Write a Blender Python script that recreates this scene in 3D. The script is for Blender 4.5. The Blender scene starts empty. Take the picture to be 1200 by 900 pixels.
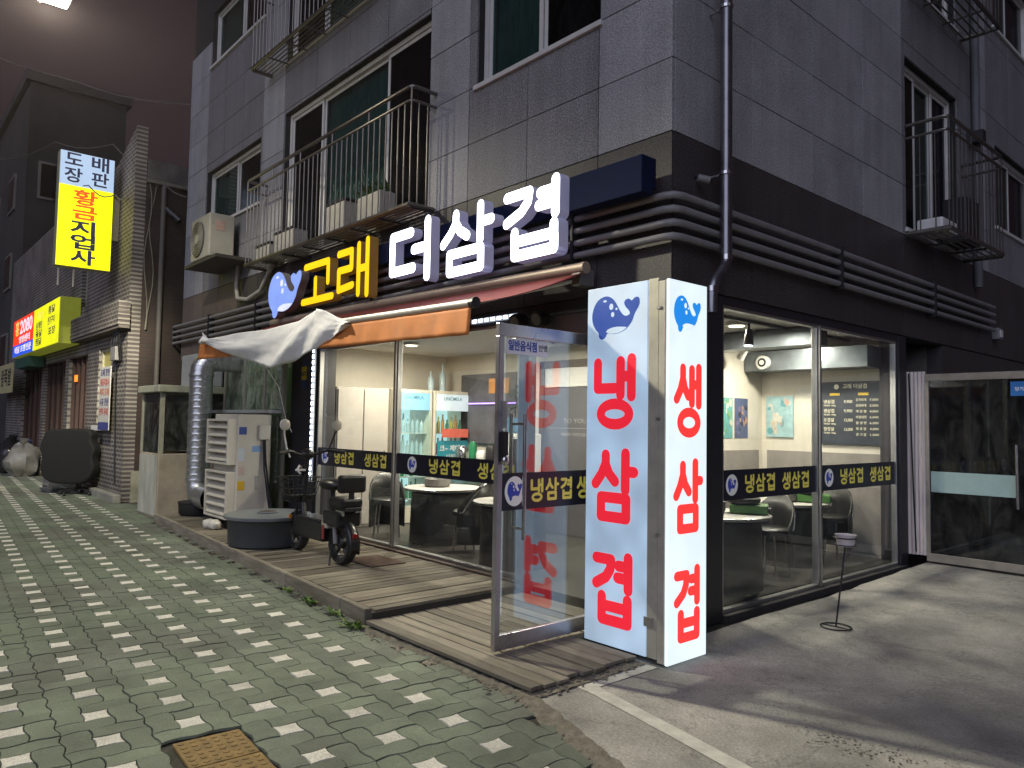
import bpy, math, random
from mathutils import Vector, Matrix, noise
random.seed(7)
PI = math.pi
SC = bpy.context.scene
COL = SC.collection

# ------------------------------------------------------------------ camera
CAMP = Vector((3.3836, -4.5702, 1.55))
YAW, PITCH, ROLL = math.radians(41.385), math.radians(3.07), math.radians(.966)
FPX = 871.3
fw = Vector((-math.cos(YAW)*math.cos(PITCH), math.sin(YAW)*math.cos(PITCH), math.sin(PITCH)))
rt = fw.cross(Vector((0, 0, 1))).normalized(); up = rt.cross(fw)
r2 = rt*math.cos(ROLL)+up*math.sin(ROLL); u2 = -rt*math.sin(ROLL)+up*math.cos(ROLL)
cam = bpy.data.cameras.new('camera'); cam.sensor_width = 36; cam.lens = 36*FPX/1200
cam.clip_start = .05; cam.clip_end = 400
camo = bpy.data.objects.new('camera', cam); COL.objects.link(camo)
mw = Matrix((r2, u2, -fw)).transposed().to_4x4(); mw.translation = CAMP
camo.matrix_world = mw; SC.camera = camo
def vis(p, mx=.25):
    v = Vector(p)-CAMP; z = v.dot(fw)
    if z < .3: return False
    return abs(v.dot(r2)/z) < 600/FPX+mx and abs(v.dot(u2)/z) < 450/FPX+mx

# ------------------------------------------------------------------ sky, sun, exposure
W = bpy.data.worlds.new('World'); SC.world = W; W.use_nodes = True
nt = W.node_tree; nt.nodes.clear()
sky = nt.nodes.new('ShaderNodeTexSky'); sky.sky_type = 'NISHITA'; sky.sun_disc = False
SUN_EL, SUN_AZ = math.radians(31), math.radians(159)
sky.sun_elevation = math.radians(1); sky.sun_rotation = SUN_AZ
b1 = nt.nodes.new('ShaderNodeBackground'); b1.inputs[1].default_value = .001
nt.links.new(sky.outputs[0], b1.inputs[0])
b2 = nt.nodes.new('ShaderNodeBackground'); b2.inputs[0].default_value = (.026, .017, .021, 1); b2.inputs[1].default_value = 1
ad = nt.nodes.new('ShaderNodeAddShader'); nt.links.new(b1.outputs[0], ad.inputs[0]); nt.links.new(b2.outputs[0], ad.inputs[1])
wo = nt.nodes.new('ShaderNodeOutputWorld'); nt.links.new(ad.outputs[0], wo.inputs[0])
sl = bpy.data.lights.new('fill_sun', 'SUN'); sl.energy = 1.2; sl.angle = math.radians(60); sl.color = (.72, .77, 1)  # soft sun added as fill, brightens the facades and the lot
so = bpy.data.objects.new('fill_sun', sl); COL.objects.link(so)
so.rotation_euler = Vector((-.42, .72, -.5)).to_track_quat('-Z', 'Y').to_euler()
SC.view_settings.view_transform = 'Standard'; SC.view_settings.look = 'None'
SC.view_settings.exposure = 0; SC.view_settings.gamma = 1
SC.render.engine = 'CYCLES'
SC.cycles.max_bounces = 8; SC.cycles.transparent_max_bounces = 16; SC.cycles.sample_clamp_indirect = 4
SC.cycles.caustics_reflective = False; SC.cycles.caustics_refractive = False
SC.cycles.use_denoising = True

# ------------------------------------------------------------------ materials
MC = {}
def mat(name, col, rough=.6, metal=0, var=.12, scale=6, bump=0, bscale=60, emis=None, es=0, stretch=None, spec=.5, rnd=0, speck=0, spscale=220, col2=None, streak=0, crack=0):
    if name in MC: return MC[name]
    m = bpy.data.materials.new(name); m.use_nodes = True; MC[name] = m
    t = m.node_tree; N = t.nodes; L = t.links
    p = N['Principled BSDF']; p.inputs['Roughness'].default_value = rough; p.inputs['Metallic'].default_value = metal
    p.inputs['Specular IOR Level'].default_value = spec
    g = N.new('ShaderNodeNewGeometry'); vec = g.outputs['Position']
    if stretch:
        mp = N.new('ShaderNodeMapping'); mp.inputs['Scale'].default_value = stretch; L.new(vec, mp.inputs[0]); vec = mp.outputs[0]
    no = N.new('ShaderNodeTexNoise'); no.inputs['Scale'].default_value = scale; no.inputs['Detail'].default_value = 6; no.inputs['Roughness'].default_value = .65
    L.new(vec, no.inputs['Vector'])
    mr = N.new('ShaderNodeMapRange'); mr.inputs[1].default_value = .25; mr.inputs[2].default_value = .75
    mr.inputs[3].default_value = 1-var*1.6; mr.inputs[4].default_value = 1+var*1.2; L.new(no.outputs[0], mr.inputs[0])
    fac = mr.outputs[0]
    def mul(a, b):
        x = N.new('ShaderNodeMath'); x.operation = 'MULTIPLY'; L.new(a, x.inputs[0])
        if isinstance(b, (int, float)): x.inputs[1].default_value = b
        else: L.new(b, x.inputs[1])
        return x.outputs[0]
    if rnd:
        oi = N.new('ShaderNodeObjectInfo'); m2 = N.new('ShaderNodeMapRange'); m2.inputs[3].default_value = 1-rnd; m2.inputs[4].default_value = 1+rnd
        L.new(oi.outputs['Random'], m2.inputs[0]); fac = mul(fac, m2.outputs[0])
    if speck:
        n2 = N.new('ShaderNodeTexNoise'); n2.inputs['Scale'].default_value = spscale; n2.inputs['Detail'].default_value = 2; L.new(g.outputs['Position'], n2.inputs['Vector'])
        m3 = N.new('ShaderNodeMapRange'); m3.inputs[1].default_value = .35; m3.inputs[2].default_value = .68; m3.inputs[3].default_value = 1-speck; m3.inputs[4].default_value = 1+speck*1.3
        L.new(n2.outputs[0], m3.inputs[0]); fac = mul(fac, m3.outputs[0])
    if streak:
        mp2 = N.new('ShaderNodeMapping'); mp2.inputs['Scale'].default_value = (7, 7, .35); L.new(g.outputs['Position'], mp2.inputs[0])
        n5 = N.new('ShaderNodeTexNoise'); n5.inputs['Scale'].default_value = 1; n5.inputs['Detail'].default_value = 7; n5.inputs['Roughness'].default_value = .7; L.new(mp2.outputs[0], n5.inputs['Vector'])
        m5 = N.new('ShaderNodeMapRange'); m5.inputs[1].default_value = .35; m5.inputs[2].default_value = .7; m5.inputs[3].default_value = 1+streak*.4; m5.inputs[4].default_value = 1-streak; L.new(n5.outputs[0], m5.inputs[0]); fac = mul(fac, m5.outputs[0])
    if crack:
        n6 = N.new('ShaderNodeTexNoise'); n6.inputs['Scale'].default_value = .8; n6.inputs['Detail'].default_value = 9; n6.inputs['Roughness'].default_value = .62; n6.inputs['Distortion'].default_value = .4; L.new(g.outputs['Position'], n6.inputs['Vector'])
        sb_ = N.new('ShaderNodeMath'); sb_.operation = 'SUBTRACT'; sb_.inputs[1].default_value = .5; L.new(n6.outputs[0], sb_.inputs[0])
        ab_ = N.new('ShaderNodeMath'); ab_.operation = 'ABSOLUTE'; L.new(sb_.outputs[0], ab_.inputs[0])
        m6 = N.new('ShaderNodeMapRange'); m6.inputs[1].default_value = .0; m6.inputs[2].default_value = .006; m6.inputs[3].default_value = 1-crack; m6.inputs[4].default_value = 1; L.new(ab_.outputs[0], m6.inputs[0]); fac = mul(fac, m6.outputs[0])
        n7 = N.new('ShaderNodeTexNoise'); n7.inputs['Scale'].default_value = 3.1; n7.inputs['Detail'].default_value = 8; n7.inputs['Roughness'].default_value = .7; L.new(g.outputs['Position'], n7.inputs['Vector'])
        m7 = N.new('ShaderNodeMapRange'); m7.inputs[1].default_value = .56; m7.inputs[2].default_value = .72; m7.inputs[3].default_value = 1; m7.inputs[4].default_value = .75; L.new(n7.outputs[0], m7.inputs[0]); fac = mul(fac, m7.outputs[0])
    base = N.new('ShaderNodeRGB'); base.outputs[0].default_value = (*col, 1); bc = base.outputs[0]
    if col2:
        n4 = N.new('ShaderNodeTexNoise'); n4.inputs['Scale'].default_value = scale*.35; n4.inputs['Detail'].default_value = 5; L.new(vec, n4.inputs['Vector'])
        m4 = N.new('ShaderNodeMapRange'); m4.inputs[1].default_value = .45; m4.inputs[2].default_value = .62; L.new(n4.outputs[0], m4.inputs[0])
        mx = N.new('ShaderNodeMix'); mx.data_type = 'RGBA'; L.new(m4.outputs[0], mx.inputs[0]); L.new(bc, mx.inputs[6]); mx.inputs[7].default_value = (*col2, 1); bc = mx.outputs[2]
    vm = N.new('ShaderNodeVectorMath'); vm.operation = 'SCALE'; L.new(bc, vm.inputs[0]); L.new(fac, vm.inputs['Scale'])
    L.new(vm.outputs[0], p.inputs['Base Color'])
    if bump:
        bn = N.new('ShaderNodeTexNoise'); bn.inputs['Scale'].default_value = bscale; bn.inputs['Detail'].default_value = 5; L.new(vec, bn.inputs['Vector'])
        bu = N.new('ShaderNodeBump'); bu.inputs['Strength'].default_value = bump; bu.inputs['Distance'].default_value = .01
        L.new(bn.outputs[0], bu.inputs['Height']); L.new(bu.outputs[0], p.inputs['Normal'])
    rr = N.new('ShaderNodeMapRange'); rr.inputs[3].default_value = max(.02, rough-.12); rr.inputs[4].default_value = min(1, rough+.12); L.new(no.outputs[0], rr.inputs[0]); L.new(rr.outputs[0], p.inputs['Roughness'])
    if emis: p.inputs['Emission Color'].default_value = (*emis, 1); p.inputs['Emission Strength'].default_value = es
    return m
def lightface(name, col, es, refl=(.7, .7, .7), uneven=.12):   # back-lit acrylic: lamps behind make it a little uneven
    m = mat(name, refl, .35, var=.03, emis=col, es=es)
    t = m.node_tree; N = t.nodes; L = t.links; p = N['Principled BSDF']
    g = N.new('ShaderNodeNewGeometry'); no = N.new('ShaderNodeTexNoise'); no.inputs['Scale'].default_value = 3.2; no.inputs['Detail'].default_value = 1
    L.new(g.outputs['Position'], no.inputs['Vector'])
    mr = N.new('ShaderNodeMapRange'); mr.inputs[1].default_value = .3; mr.inputs[2].default_value = .7; mr.inputs[3].default_value = es*(1-uneven); mr.inputs[4].default_value = es*(1+uneven)
    L.new(no.outputs[0], mr.inputs[0]); L.new(mr.outputs[0], p.inputs['Emission Strength'])
    return m
def glass(name, tint=(.9, .95, .93), ior=1.5, dirt=.04, rough=.01, dcol=(.6, .6, .58)):
    if name in MC: return MC[name]
    m = bpy.data.materials.new(name); m.use_nodes = True; MC[name] = m
    t = m.node_tree; N = t.nodes; L = t.links; N.clear()
    o = N.new('ShaderNodeOutputMaterial'); tr = N.new('ShaderNodeBsdfTransparent'); tr.inputs[0].default_value = (*tint, 1)
    gl = N.new('ShaderNodeBsdfGlossy'); gl.inputs['Roughness'].default_value = rough
    f0 = ((ior-1)/(ior+1))**2
    lw = N.new('ShaderNodeLayerWeight'); lw.inputs[0].default_value = .5      # Schlick reflectance, same from both faces of the pane
    pw = N.new('ShaderNodeMath'); pw.operation = 'POWER'; L.new(lw.outputs['Facing'], pw.inputs[0]); pw.inputs[1].default_value = 5
    fr = N.new('ShaderNodeMapRange'); fr.inputs[3].default_value = f0; fr.inputs[4].default_value = 1; L.new(pw.outputs[0], fr.inputs[0])
    mx = N.new('ShaderNodeMixShader'); L.new(fr.outputs[0], mx.inputs[0]); L.new(tr.outputs[0], mx.inputs[1]); L.new(gl.outputs[0], mx.inputs[2])
    df = N.new('ShaderNodeBsdfDiffuse'); df.inputs[0].default_value = (*dcol, 1)
    g = N.new('ShaderNodeNewGeometry'); mp = N.new('ShaderNodeMapping'); mp.inputs['Scale'].default_value = (1, 1, .45); L.new(g.outputs['Position'], mp.inputs[0])
    no = N.new('ShaderNodeTexNoise'); no.inputs['Scale'].default_value = 4.5; no.inputs['Detail'].default_value = 8; no.inputs['Roughness'].default_value = .7; no.inputs['Distortion'].default_value = 1.5
    L.new(mp.outputs[0], no.inputs['Vector'])
    mr = N.new('ShaderNodeMapRange'); mr.inputs[1].default_value = .42; mr.inputs[2].default_value = .8; mr.inputs[3].default_value = dirt*.3; mr.inputs[4].default_value = dirt*3.5; L.new(no.outputs[0], mr.inputs[0])
    m2 = N.new('ShaderNodeMixShader'); L.new(mr.outputs[0], m2.inputs[0]); L.new(mx.outputs[0], m2.inputs[1]); L.new(df.outputs[0], m2.inputs[2])
    L.new(m2.outputs[0], o.inputs[0]); return m
def brickmat(name, c1, c2, mortar, axis, bw=.22, bh=.068, ms=.012):
    m = bpy.data.materials.new(name); m.use_nodes = True; MC[name] = m
    t = m.node_tree; N = t.nodes; L = t.links; p = N['Principled BSDF']; p.inputs['Roughness'].default_value = .75
    g = N.new('ShaderNodeNewGeometry'); s = N.new('ShaderNodeSeparateXYZ'); c = N.new('ShaderNodeCombineXYZ'); L.new(g.outputs['Position'], s.inputs[0])
    L.new(s.outputs[0 if axis == 'X' else 1], c.inputs[0]); L.new(s.outputs[2], c.inputs[1])
    b = N.new('ShaderNodeTexBrick'); b.inputs['Color1'].default_value = (*c1, 1); b.inputs['Color2'].default_value = (*c2, 1); b.inputs['Mortar'].default_value = (*mortar, 1)
    b.inputs['Scale'].default_value = 1; b.inputs['Brick Width'].default_value = bw; b.inputs['Row Height'].default_value = bh; b.inputs['Mortar Size'].default_value = ms
    L.new(c.outputs[0], b.inputs['Vector'])
    no = N.new('ShaderNodeTexNoise'); no.inputs['Scale'].default_value = 1.3; no.inputs['Detail'].default_value = 7; L.new(g.outputs['Position'], no.inputs['Vector'])
    mr = N.new('ShaderNodeMapRange'); mr.inputs[1].default_value = .3; mr.inputs[2].default_value = .7; mr.inputs[3].default_value = .55; mr.inputs[4].default_value = 1.25; L.new(no.outputs[0], mr.inputs[0])
    vm = N.new('ShaderNodeVectorMath'); vm.operation = 'SCALE'; L.new(b.outputs[0], vm.inputs[0]); L.new(mr.outputs[0], vm.inputs['Scale']); L.new(vm.outputs[0], p.inputs['Base Color'])
    bu = N.new('ShaderNodeBump'); bu.invert = True; bu.inputs['Strength'].default_value = .6; bu.inputs['Distance'].default_value = .01; L.new(b.outputs['Fac'], bu.inputs['Height']); L.new(bu.outputs[0], p.inputs['Normal'])
    return m

# ------------------------------------------------------------------ builder
def wloc(o):
    v = Vector((0, 0, 0))
    while o: v += o.location; o = o.parent
    return v
class B:
    def __init__(s): s.v = []; s.f = []; s.m = []; s.cur = 0
    def add(s, vs, fs, M=None):
        n = len(s.v)
        s.v += [tuple(M @ Vector(p)) for p in vs] if M else [tuple(p) for p in vs]
        s.f += [tuple(i+n for i in f) for f in fs]; s.m += [s.cur]*len(fs); return s
    def box(s, x0, x1, y0, y1, z0, z1, M=None):
        x0, x1 = min(x0, x1), max(x0, x1); y0, y1 = min(y0, y1), max(y0, y1); z0, z1 = min(z0, z1), max(z0, z1)
        return s.add([(x0,y0,z0),(x1,y0,z0),(x1,y1,z0),(x0,y1,z0),(x0,y0,z1),(x1,y0,z1),(x1,y1,z1),(x0,y1,z1)],
              [(0,3,2,1),(4,5,6,7),(0,1,5,4),(1,2,6,5),(2,3,7,6),(3,0,4,7)], M)
    def tube(s, path, r, seg=8, closed=False, r1=None):
        P = [Vector(p) for p in path]; n = len(P); vs = []; fs = []
        prev = None
        for i, p in enumerate(P):
            if closed: d = P[(i+1) % n]-P[i-1]
            else: d = P[min(i+1, n-1)]-P[max(i-1, 0)]
            d.normalize()
            a = prev if prev is not None else (Vector((0,0,1)) if abs(d.z) < .9 else Vector((1,0,0)))
            a = (a-d*a.dot(d)).normalized(); b = d.cross(a); prev = a
            rr = r if r1 is None else r+(r1-r)*i/(n-1)
            if not closed and 0 < i < n-1:
                c = (P[i]-P[i-1]).normalized().dot((P[i+1]-P[i]).normalized()); k = 1/max(.5, math.sqrt(max(.01, (1+c)/2)))
            else: k = 1
            vs += [p+(a*math.cos(2*PI*j/seg)+b*math.sin(2*PI*j/seg))*rr*(1+(k-1)*.5) for j in range(seg)]
        m = n if closed else n-1
        for i in range(m):
            for j in range(seg):
                i2 = (i+1) % n; fs.append((i*seg+j, i*seg+(j+1) % seg, i2*seg+(j+1) % seg, i2*seg+j))
        if not closed: fs += [tuple(range(seg))[::-1], tuple((n-1)*seg+j for j in range(seg))]
        return s.add(vs, fs)
    def cyl(s, p0, p1, r, seg=16, r1=None): return s.tube([p0, p1], r, seg, r1=r1)
    def lathe(s, prof, c, seg=24, M=None, cap=True):
        vs = []; fs = []
        for (r, z) in prof: vs += [(c[0]+r*math.cos(2*PI*j/seg), c[1]+r*math.sin(2*PI*j/seg), c[2]+z) for j in range(seg)]
        for i in range(len(prof)-1):
            for j in range(seg): fs.append((i*seg+j, i*seg+(j+1) % seg, (i+1)*seg+(j+1) % seg, (i+1)*seg+j))
        if cap: fs += [tuple(range(seg))[::-1], tuple((len(prof)-1)*seg+j for j in range(seg))]
        return s.add(vs, fs, M)
    def ell(s, c, r, seg=12, rings=8, M=None, rough=0):
        vs = []; fs = []
        for i in range(rings+1):
            t = PI*i/rings
            for j in range(seg):
                a = 2*PI*j/seg; k = 1+(rough*noise.noise(Vector((math.cos(a)*2+c[0]*3, math.sin(a)*2+c[1]*3, t*1.5))) if rough else 0)
                vs.append((c[0]+r[0]*k*math.sin(t)*math.cos(a), c[1]+r[1]*k*math.sin(t)*math.sin(a), c[2]+r[2]*k*math.cos(t)))
        for i in range(rings):
            for j in range(seg): fs.append((i*seg+j, (i+1)*seg+j, (i+1)*seg+(j+1) % seg, i*seg+(j+1) % seg))
        return s.add(vs, fs, M)
    def prism(s, pts, z0, z1, M=None, side=None):
        n = len(pts)
        a = sum(pts[i][0]*pts[(i+1) % n][1]-pts[(i+1) % n][0]*pts[i][1] for i in range(n))
        if a < 0: pts = pts[::-1]
        vs = [(x, y, z0) for x, y in pts]+[(x, y, z1) for x, y in pts]
        k = s.cur
        s.add(vs, [tuple(range(n, 2*n))], M); nn = len(s.v)-2*n
        if side is not None: s.cur = side
        fs = [tuple(range(n))[::-1]]+[(i, (i+1) % n, n+(i+1) % n, n+i) for i in range(n)]
        s.f += [tuple(q+nn for q in f) for f in fs]; s.m += [s.cur]*len(fs); s.cur = k
        return s
    def grid(s, fn, nu, nv, M=None):
        vs = [fn(i/nu, j/nv) for j in range(nv+1) for i in range(nu+1)]
        fs = [(j*(nu+1)+i, j*(nu+1)+i+1, (j+1)*(nu+1)+i+1, (j+1)*(nu+1)+i) for j in range(nv) for i in range(nu)]
        return s.add(vs, fs, M)
    def build(s, name, m, parent=None, smooth=False, bevel=0, loc=None, solid=0):
        off = wloc(parent) if parent else Vector(loc if loc else (0, 0, 0))
        me = bpy.data.meshes.new(name); me.from_pydata([tuple(Vector(p)-off) for p in s.v], [], s.f)
        for mm in (m if isinstance(m, (list, tuple)) else [m]): me.materials.append(mm)
        if isinstance(m, (list, tuple)):
            for i, k in enumerate(s.m): me.polygons[i].material_index = k
        if smooth:
            me.polygons.foreach_set('use_smooth', [True]*len(me.polygons))
            me.set_sharp_from_angle(angle=math.radians(42))
        me.update()
        o = bpy.data.objects.new(name, me); COL.objects.link(o)
        if parent: o.parent = parent
        elif loc: o.location = loc
        if bevel:
            md = o.modifiers.new('bevel', 'BEVEL'); md.width = bevel; md.segments = 2; md.limit_method = 'ANGLE'; md.angle_limit = math.radians(50)
        if solid:
            md = o.modifiers.new('solid', 'SOLIDIFY'); md.thickness = solid; md.offset = 0
        return o
def tag(o, label=None, cat=None, group=None, kind=None):
    if label: o['label'] = label
    if cat: o['category'] = cat
    if group: o['group'] = group
    if kind: o['kind'] = kind
    return o
def thing(name, label, cat, loc, group=None):
    o = bpy.data.objects.new(name, None); COL.objects.link(o); o.location = loc; o.empty_display_size = .1
    return tag(o, label, cat, group)
def bx(name, m, parent, *a, bevel=0): return B().box(*a).build(name, m, parent, bevel=bevel)
def frame(o, right, upv):
    r = Vector(right).normalized(); u = Vector(upv).normalized(); n = r.cross(u)
    M = Matrix((r, u, n)).transposed().to_4x4(); M.translation = Vector(o); return M
def F(x, y, z): return frame((x, y, z), (1, 0, 0), (0, 0, 1))      # board that faces the street
def S(x, y, z): return frame((x, y, z), (0, 1, 0), (0, 0, 1))      # board that faces the parking lot
DG = bpy.context.evaluated_depsgraph_get
def text(body, size, m, parent, M, width=None, bold=0, name='lettering', align='CENTER', depth=.0015):
    c = bpy.data.curves.new('t', 'FONT'); c.body = body; c.size = size; c.align_x = align; c.align_y = 'CENTER'; c.offset = bold*size; c.resolution_u = 2
    c.extrude = depth/2
    o = bpy.data.objects.new('t', c); COL.objects.link(o); bpy.context.view_layer.update()
    me = bpy.data.meshes.new_from_object(o.evaluated_get(DG())); bpy.data.objects.remove(o); bpy.data.curves.remove(c)
    if width and len(me.vertices):
        xs = [v.co.x for v in me.vertices]; w = max(xs)-min(xs); k = width/w if w else 1
        for v in me.vertices: v.co.x *= k
    off = wloc(parent); MM = Matrix.Translation(-off) @ M
    me.transform(MM); me.materials.clear(); me.materials.append(m)
    o = bpy.data.objects.new(name, me); COL.objects.link(o); o.parent = parent; return o

# --- rounded stroke lettering -------------------------------------------------
RECT = lambda x0, y0, x1, y1: [(x0,y0),(x1,y0),(x1,y1),(x0,y1),(x0,y0)]
AE = lambda a, b, t, y0: [[(a,t-.03),(a,y0)],[(b,t),(b,y0-.02)],[(a,.72),(b,.72)]]
SI = [[(.29,.95),(.29,.8),(.2,.64),(.06,.5)],[(.29,.8),(.36,.66),(.48,.55)]]
GLY = {
 '냉': [[(.09,.93),(.09,.55),(.5,.55)]]+AE(.63,.88,.97,.45)+['O(.5,.17,.33,.15)'],
 '생': SI+AE(.62,.88,.97,.45)+['O(.52,.17,.33,.15)'],
 '삼': [[(.3,.95),(.3,.82),(.2,.66),(.06,.52)],[(.3,.82),(.38,.68),(.52,.57)],[(.76,.98),(.76,.46)],[(.76,.72),(.95,.72)],RECT(.2,.05,.78,.33)],
 '겹': [[(.1,.92),(.45,.92),(.43,.78),(.33,.66),(.1,.55)],[(.84,.98),(.84,.53)],[(.84,.85),(.62,.85)],[(.84,.68),(.6,.68)],RECT(.24,.05,.83,.25),[(.24,.25),(.24,.38)],[(.83,.25),(.83,.38)]],
 '고': [[(.1,.88),(.82,.88),(.82,.42)],[(.44,.55),(.44,.1)],[(.04,.08),(.96,.08)]],
 '래': [[(.06,.88),(.46,.88),(.46,.56),(.08,.56),(.08,.2),(.5,.24)],[(.68,.94),(.68,.06)],[(.93,.98),(.93,.02)],[(.68,.5),(.93,.5)]],
 '더': [[(.52,.86),(.08,.86),(.08,.22),(.58,.22)],[(.9,.98),(.9,.02)],[(.6,.54),(.9,.54)]],
}
def glyph(b, ch, M, w, h, sw, d, base=0, step=.0006, side=None):
    k = 0
    for st in GLY[ch]:
        if isinstance(st, str):
            cx, cy, rx, ry = eval(st[1:]); vs = []; fs = []; n = 24
            cx *= w; cy *= h; rx *= w; ry *= h
            for (q, z) in ((0, base), (0, base+d), (1, base+d), (1, base)):
                for j in range(n):
                    a = 2*PI*j/n; vs.append((cx+(rx-sw*.5+sw*(1-q)-.0)*math.cos(a), cy+(ry-sw*.5+sw*(1-q))*math.sin(a), z))
            for q in range(3):
                f = [(q*n+j, q*n+(j+1) % n, (q+1)*n+(j+1) % n, (q+1)*n+j) for j in range(n)]
                kk = b.cur
                if side is not None and q != 1: b.cur = side
                nn = len(b.v) if q == 0 else nn
                if q == 0: b.add(vs, [], M)
                b.f += [tuple(i+nn for i in ff) for ff in f]; b.m += [b.cur]*n; b.cur = kk
            continue
        for (p, q) in zip(st[:-1], st[1:]):
            P = Vector((p[0]*w, p[1]*h)); Q = Vector((q[0]*w, q[1]*h)); a0 = math.atan2(Q.y-P.y, Q.x-P.x); r = sw/2
            pts = [(Q.x+r*math.cos(a0-PI/2+PI*i/6), Q.y+r*math.sin(a0-PI/2+PI*i/6)) for i in range(7)]+[(P.x+r*math.cos(a0+PI/2+PI*i/6), P.y+r*math.sin(a0+PI/2+PI*i/6)) for i in range(7)]
            b.prism(pts, base, base+d+k*step, M, side); k += 1
    return b
# --- whale emblem outline, unit square ---------------------------------------
def smooth(pts, n=3):
    for _ in range(n):
        o = []
        for i in range(len(pts)):
            a = pts[i]; c = pts[(i+1) % len(pts)]; o += [(a[0]*.75+c[0]*.25, a[1]*.75+c[1]*.25), (a[0]*.25+c[0]*.75, a[1]*.25+c[1]*.75)]
        pts = o
    return pts
WH = [(75,92),(40,112),(18,165),(18,220),(38,262),(52,276),(52,298),(66,314),(86,302),(92,278),(130,290),(178,276),(212,236),(222,196),(246,158),(244,118),(222,118),(209,136),(196,118),(174,128),(176,154),(204,188),(196,204),(172,204),(150,168),(130,122),(104,96)]
WHALE = smooth([((x-18)/228, (314-y)/222) for x, y in WH], 2)
BELLY = smooth([((x-18)/228, (314-y)/222) for x, y in [(86,278),(96,262),(130,252),(180,258),(190,262),(160,282),(124,288)]], 2)
SPOTS = [(113,150,10,16),(120,190,8,13),(82,118,9,6),(138,164,5,6)]
def whale(M, w, h, d, mb, mwh, parent, name='whale', base=0, side=None, only=False):
    b = B(); b.prism([(x*w, y*h) for x, y in WHALE], base, base+d, M, 1 if side else None)
    o = b.build(name, [mb, side] if side else mb, parent)
    B().prism([(x*w, y*h) for x, y in BELLY], base+d*.5, base+d+.0012, M).build('belly', mwh, o)
    for cx, cy, rx, ry in SPOTS:
        c = ((cx-18)/228*w, (314-cy)/222*h); B().prism([(c[0]+rx/228*w*math.cos(2*PI*i/12), c[1]+ry/222*h*math.sin(2*PI*i/12)) for i in range(12)], base+d*.5, base+d+.0012, M).build('spot', mwh, o)
    return o

# palette
ST_L = mat('granite_light', (.335, .328, .342), .62, var=.12, scale=2.2, speck=.34, spscale=80, streak=.16, bump=.12, bscale=160, rnd=.09)
ST_D = mat('granite_dark', (.2, .194, .204), .6, var=.12, scale=2.2, speck=.5, spscale=75, streak=.16, bump=.12, bscale=160, rnd=.08)
ST_B = mat('granite_base', (.06, .052, .052), .5, var=.14, scale=2, speck=.45, spscale=70, streak=.2, bump=.12, bscale=150, rnd=.08)
JOINT = mat('joint', (.02, .02, .021), .9)
CONC = mat('concrete', (.39, .37, .33), .85, var=.24, scale=2.2, bump=.5, bscale=45, col2=(.27, .26, .238), speck=.16, spscale=70, crack=.35)
CONC2 = mat('rough_concrete', (.26, .25, .22), .9, var=.25, scale=4, bump=.8, bscale=30)
SOIL = mat('soil', (.055, .052, .04), .95, var=.4, scale=12, bump=.8, bscale=50)
SAND = mat('sandy_grit', (.2, .18, .14), .95, var=.35, scale=20, bump=.8, bscale=80)
PAV_G = mat('paver_green', (.165, .195, .143), .85, var=.3, scale=1.7, speck=.16, spscale=150, bump=.3, bscale=130, rnd=.16, col2=(.15, .158, .132), crack=.0, streak=.0)
PAV_W = mat('paver_white', (.64, .615, .55), .85, var=.16, scale=7, speck=.18, spscale=120, bump=.3, bscale=130, rnd=.14)
TACT = mat('tactile_yellow', (.27, .175, .06), .85, var=.28, scale=14, speck=.15, bump=.3)
PAINT = mat('white_paint', (.58, .57, .5), .8, var=.2, scale=9, speck=.1)
WD_Y = mat('wood_grey_cross', (.195, .172, .132), .82, var=.26, scale=5, stretch=(6, .8, 6), bump=.4, bscale=22, rnd=.34, col2=(.145, .122, .088))
WD_X = mat('wood_grey_long', (.215, .192, .152), .82, var=.26, scale=5, stretch=(.8, 6, 6), bump=.4, bscale=22, rnd=.34, col2=(.16, .14, .105))
BLK = mat('black_plastic', (.012, .012, .013), .42, var=.2)
RUB = mat('rubber', (.018, .018, .018), .75, var=.2)
STEEL = mat('stainless', (.55, .55, .56), .22, 1, var=.06)
ALU = mat('aluminium', (.5, .5, .49), .38, .9, var=.08)
GALV = mat('galvanised', (.62, .63, .62), .33, .85, var=.14, scale=14, bump=.15, bscale=30)
DKM = mat('dark_metal', (.035, .034, .037), .45, .4, var=.15)
GREYP = mat('grey_pipe', (.23, .22, .225), .5, .1, var=.1)
WHT = mat('white_enamel', (.72, .71, .68), .4, var=.05)
BEI = mat('beige_enamel', (.6, .56, .47), .45, var=.08, scale=3)
FRM = mat('window_frame', (.62, .6, .57), .45, var=.08)
GL_W = glass('window_glass', (.5, .68, .66), 1.7, .01)
GL_D = glass('window_screen', (.22, .24, .27), 1.4, .05, .15, (.07, .07, .075))
GL_S = glass('shop_glass', (.93, .95, .94), 1.6, .008)
GL_L = glass('lot_glass', (.9, .93, .92), 1.6, .018)
GL_DOOR = glass('door_glass', (.92, .95, .95), 2.5, .012)
GL_G = glass('green_film_glass', (.6, .7, .55), 1.7, .3, .05, (.5, .57, .42))
E_WH = lightface('letter_white_glow', (.84, .88, 1), 5.0, uneven=.05)
E_WS = lightface('letter_white_side', (.5, .5, .85), .16, (.4, .4, .46))
E_YE = lightface('letter_yellow_glow', (1, .62, .004), 1.0, (.7, .5, .02), uneven=.06)
E_YS = mat('letter_yellow_side', (.34, .2, .06), .5, emis=(.6, .3, .02), es=.08)
E_BL = lightface('whale_blue_glow', (.2, .33, .9), .82, (.3, .4, .7))
E_BLS = mat('whale_side', (.3, .26, .24), .5)
NAVY = mat('navy_panel', (.008, .014, .045), .85, var=.1, spec=.08)

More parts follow.
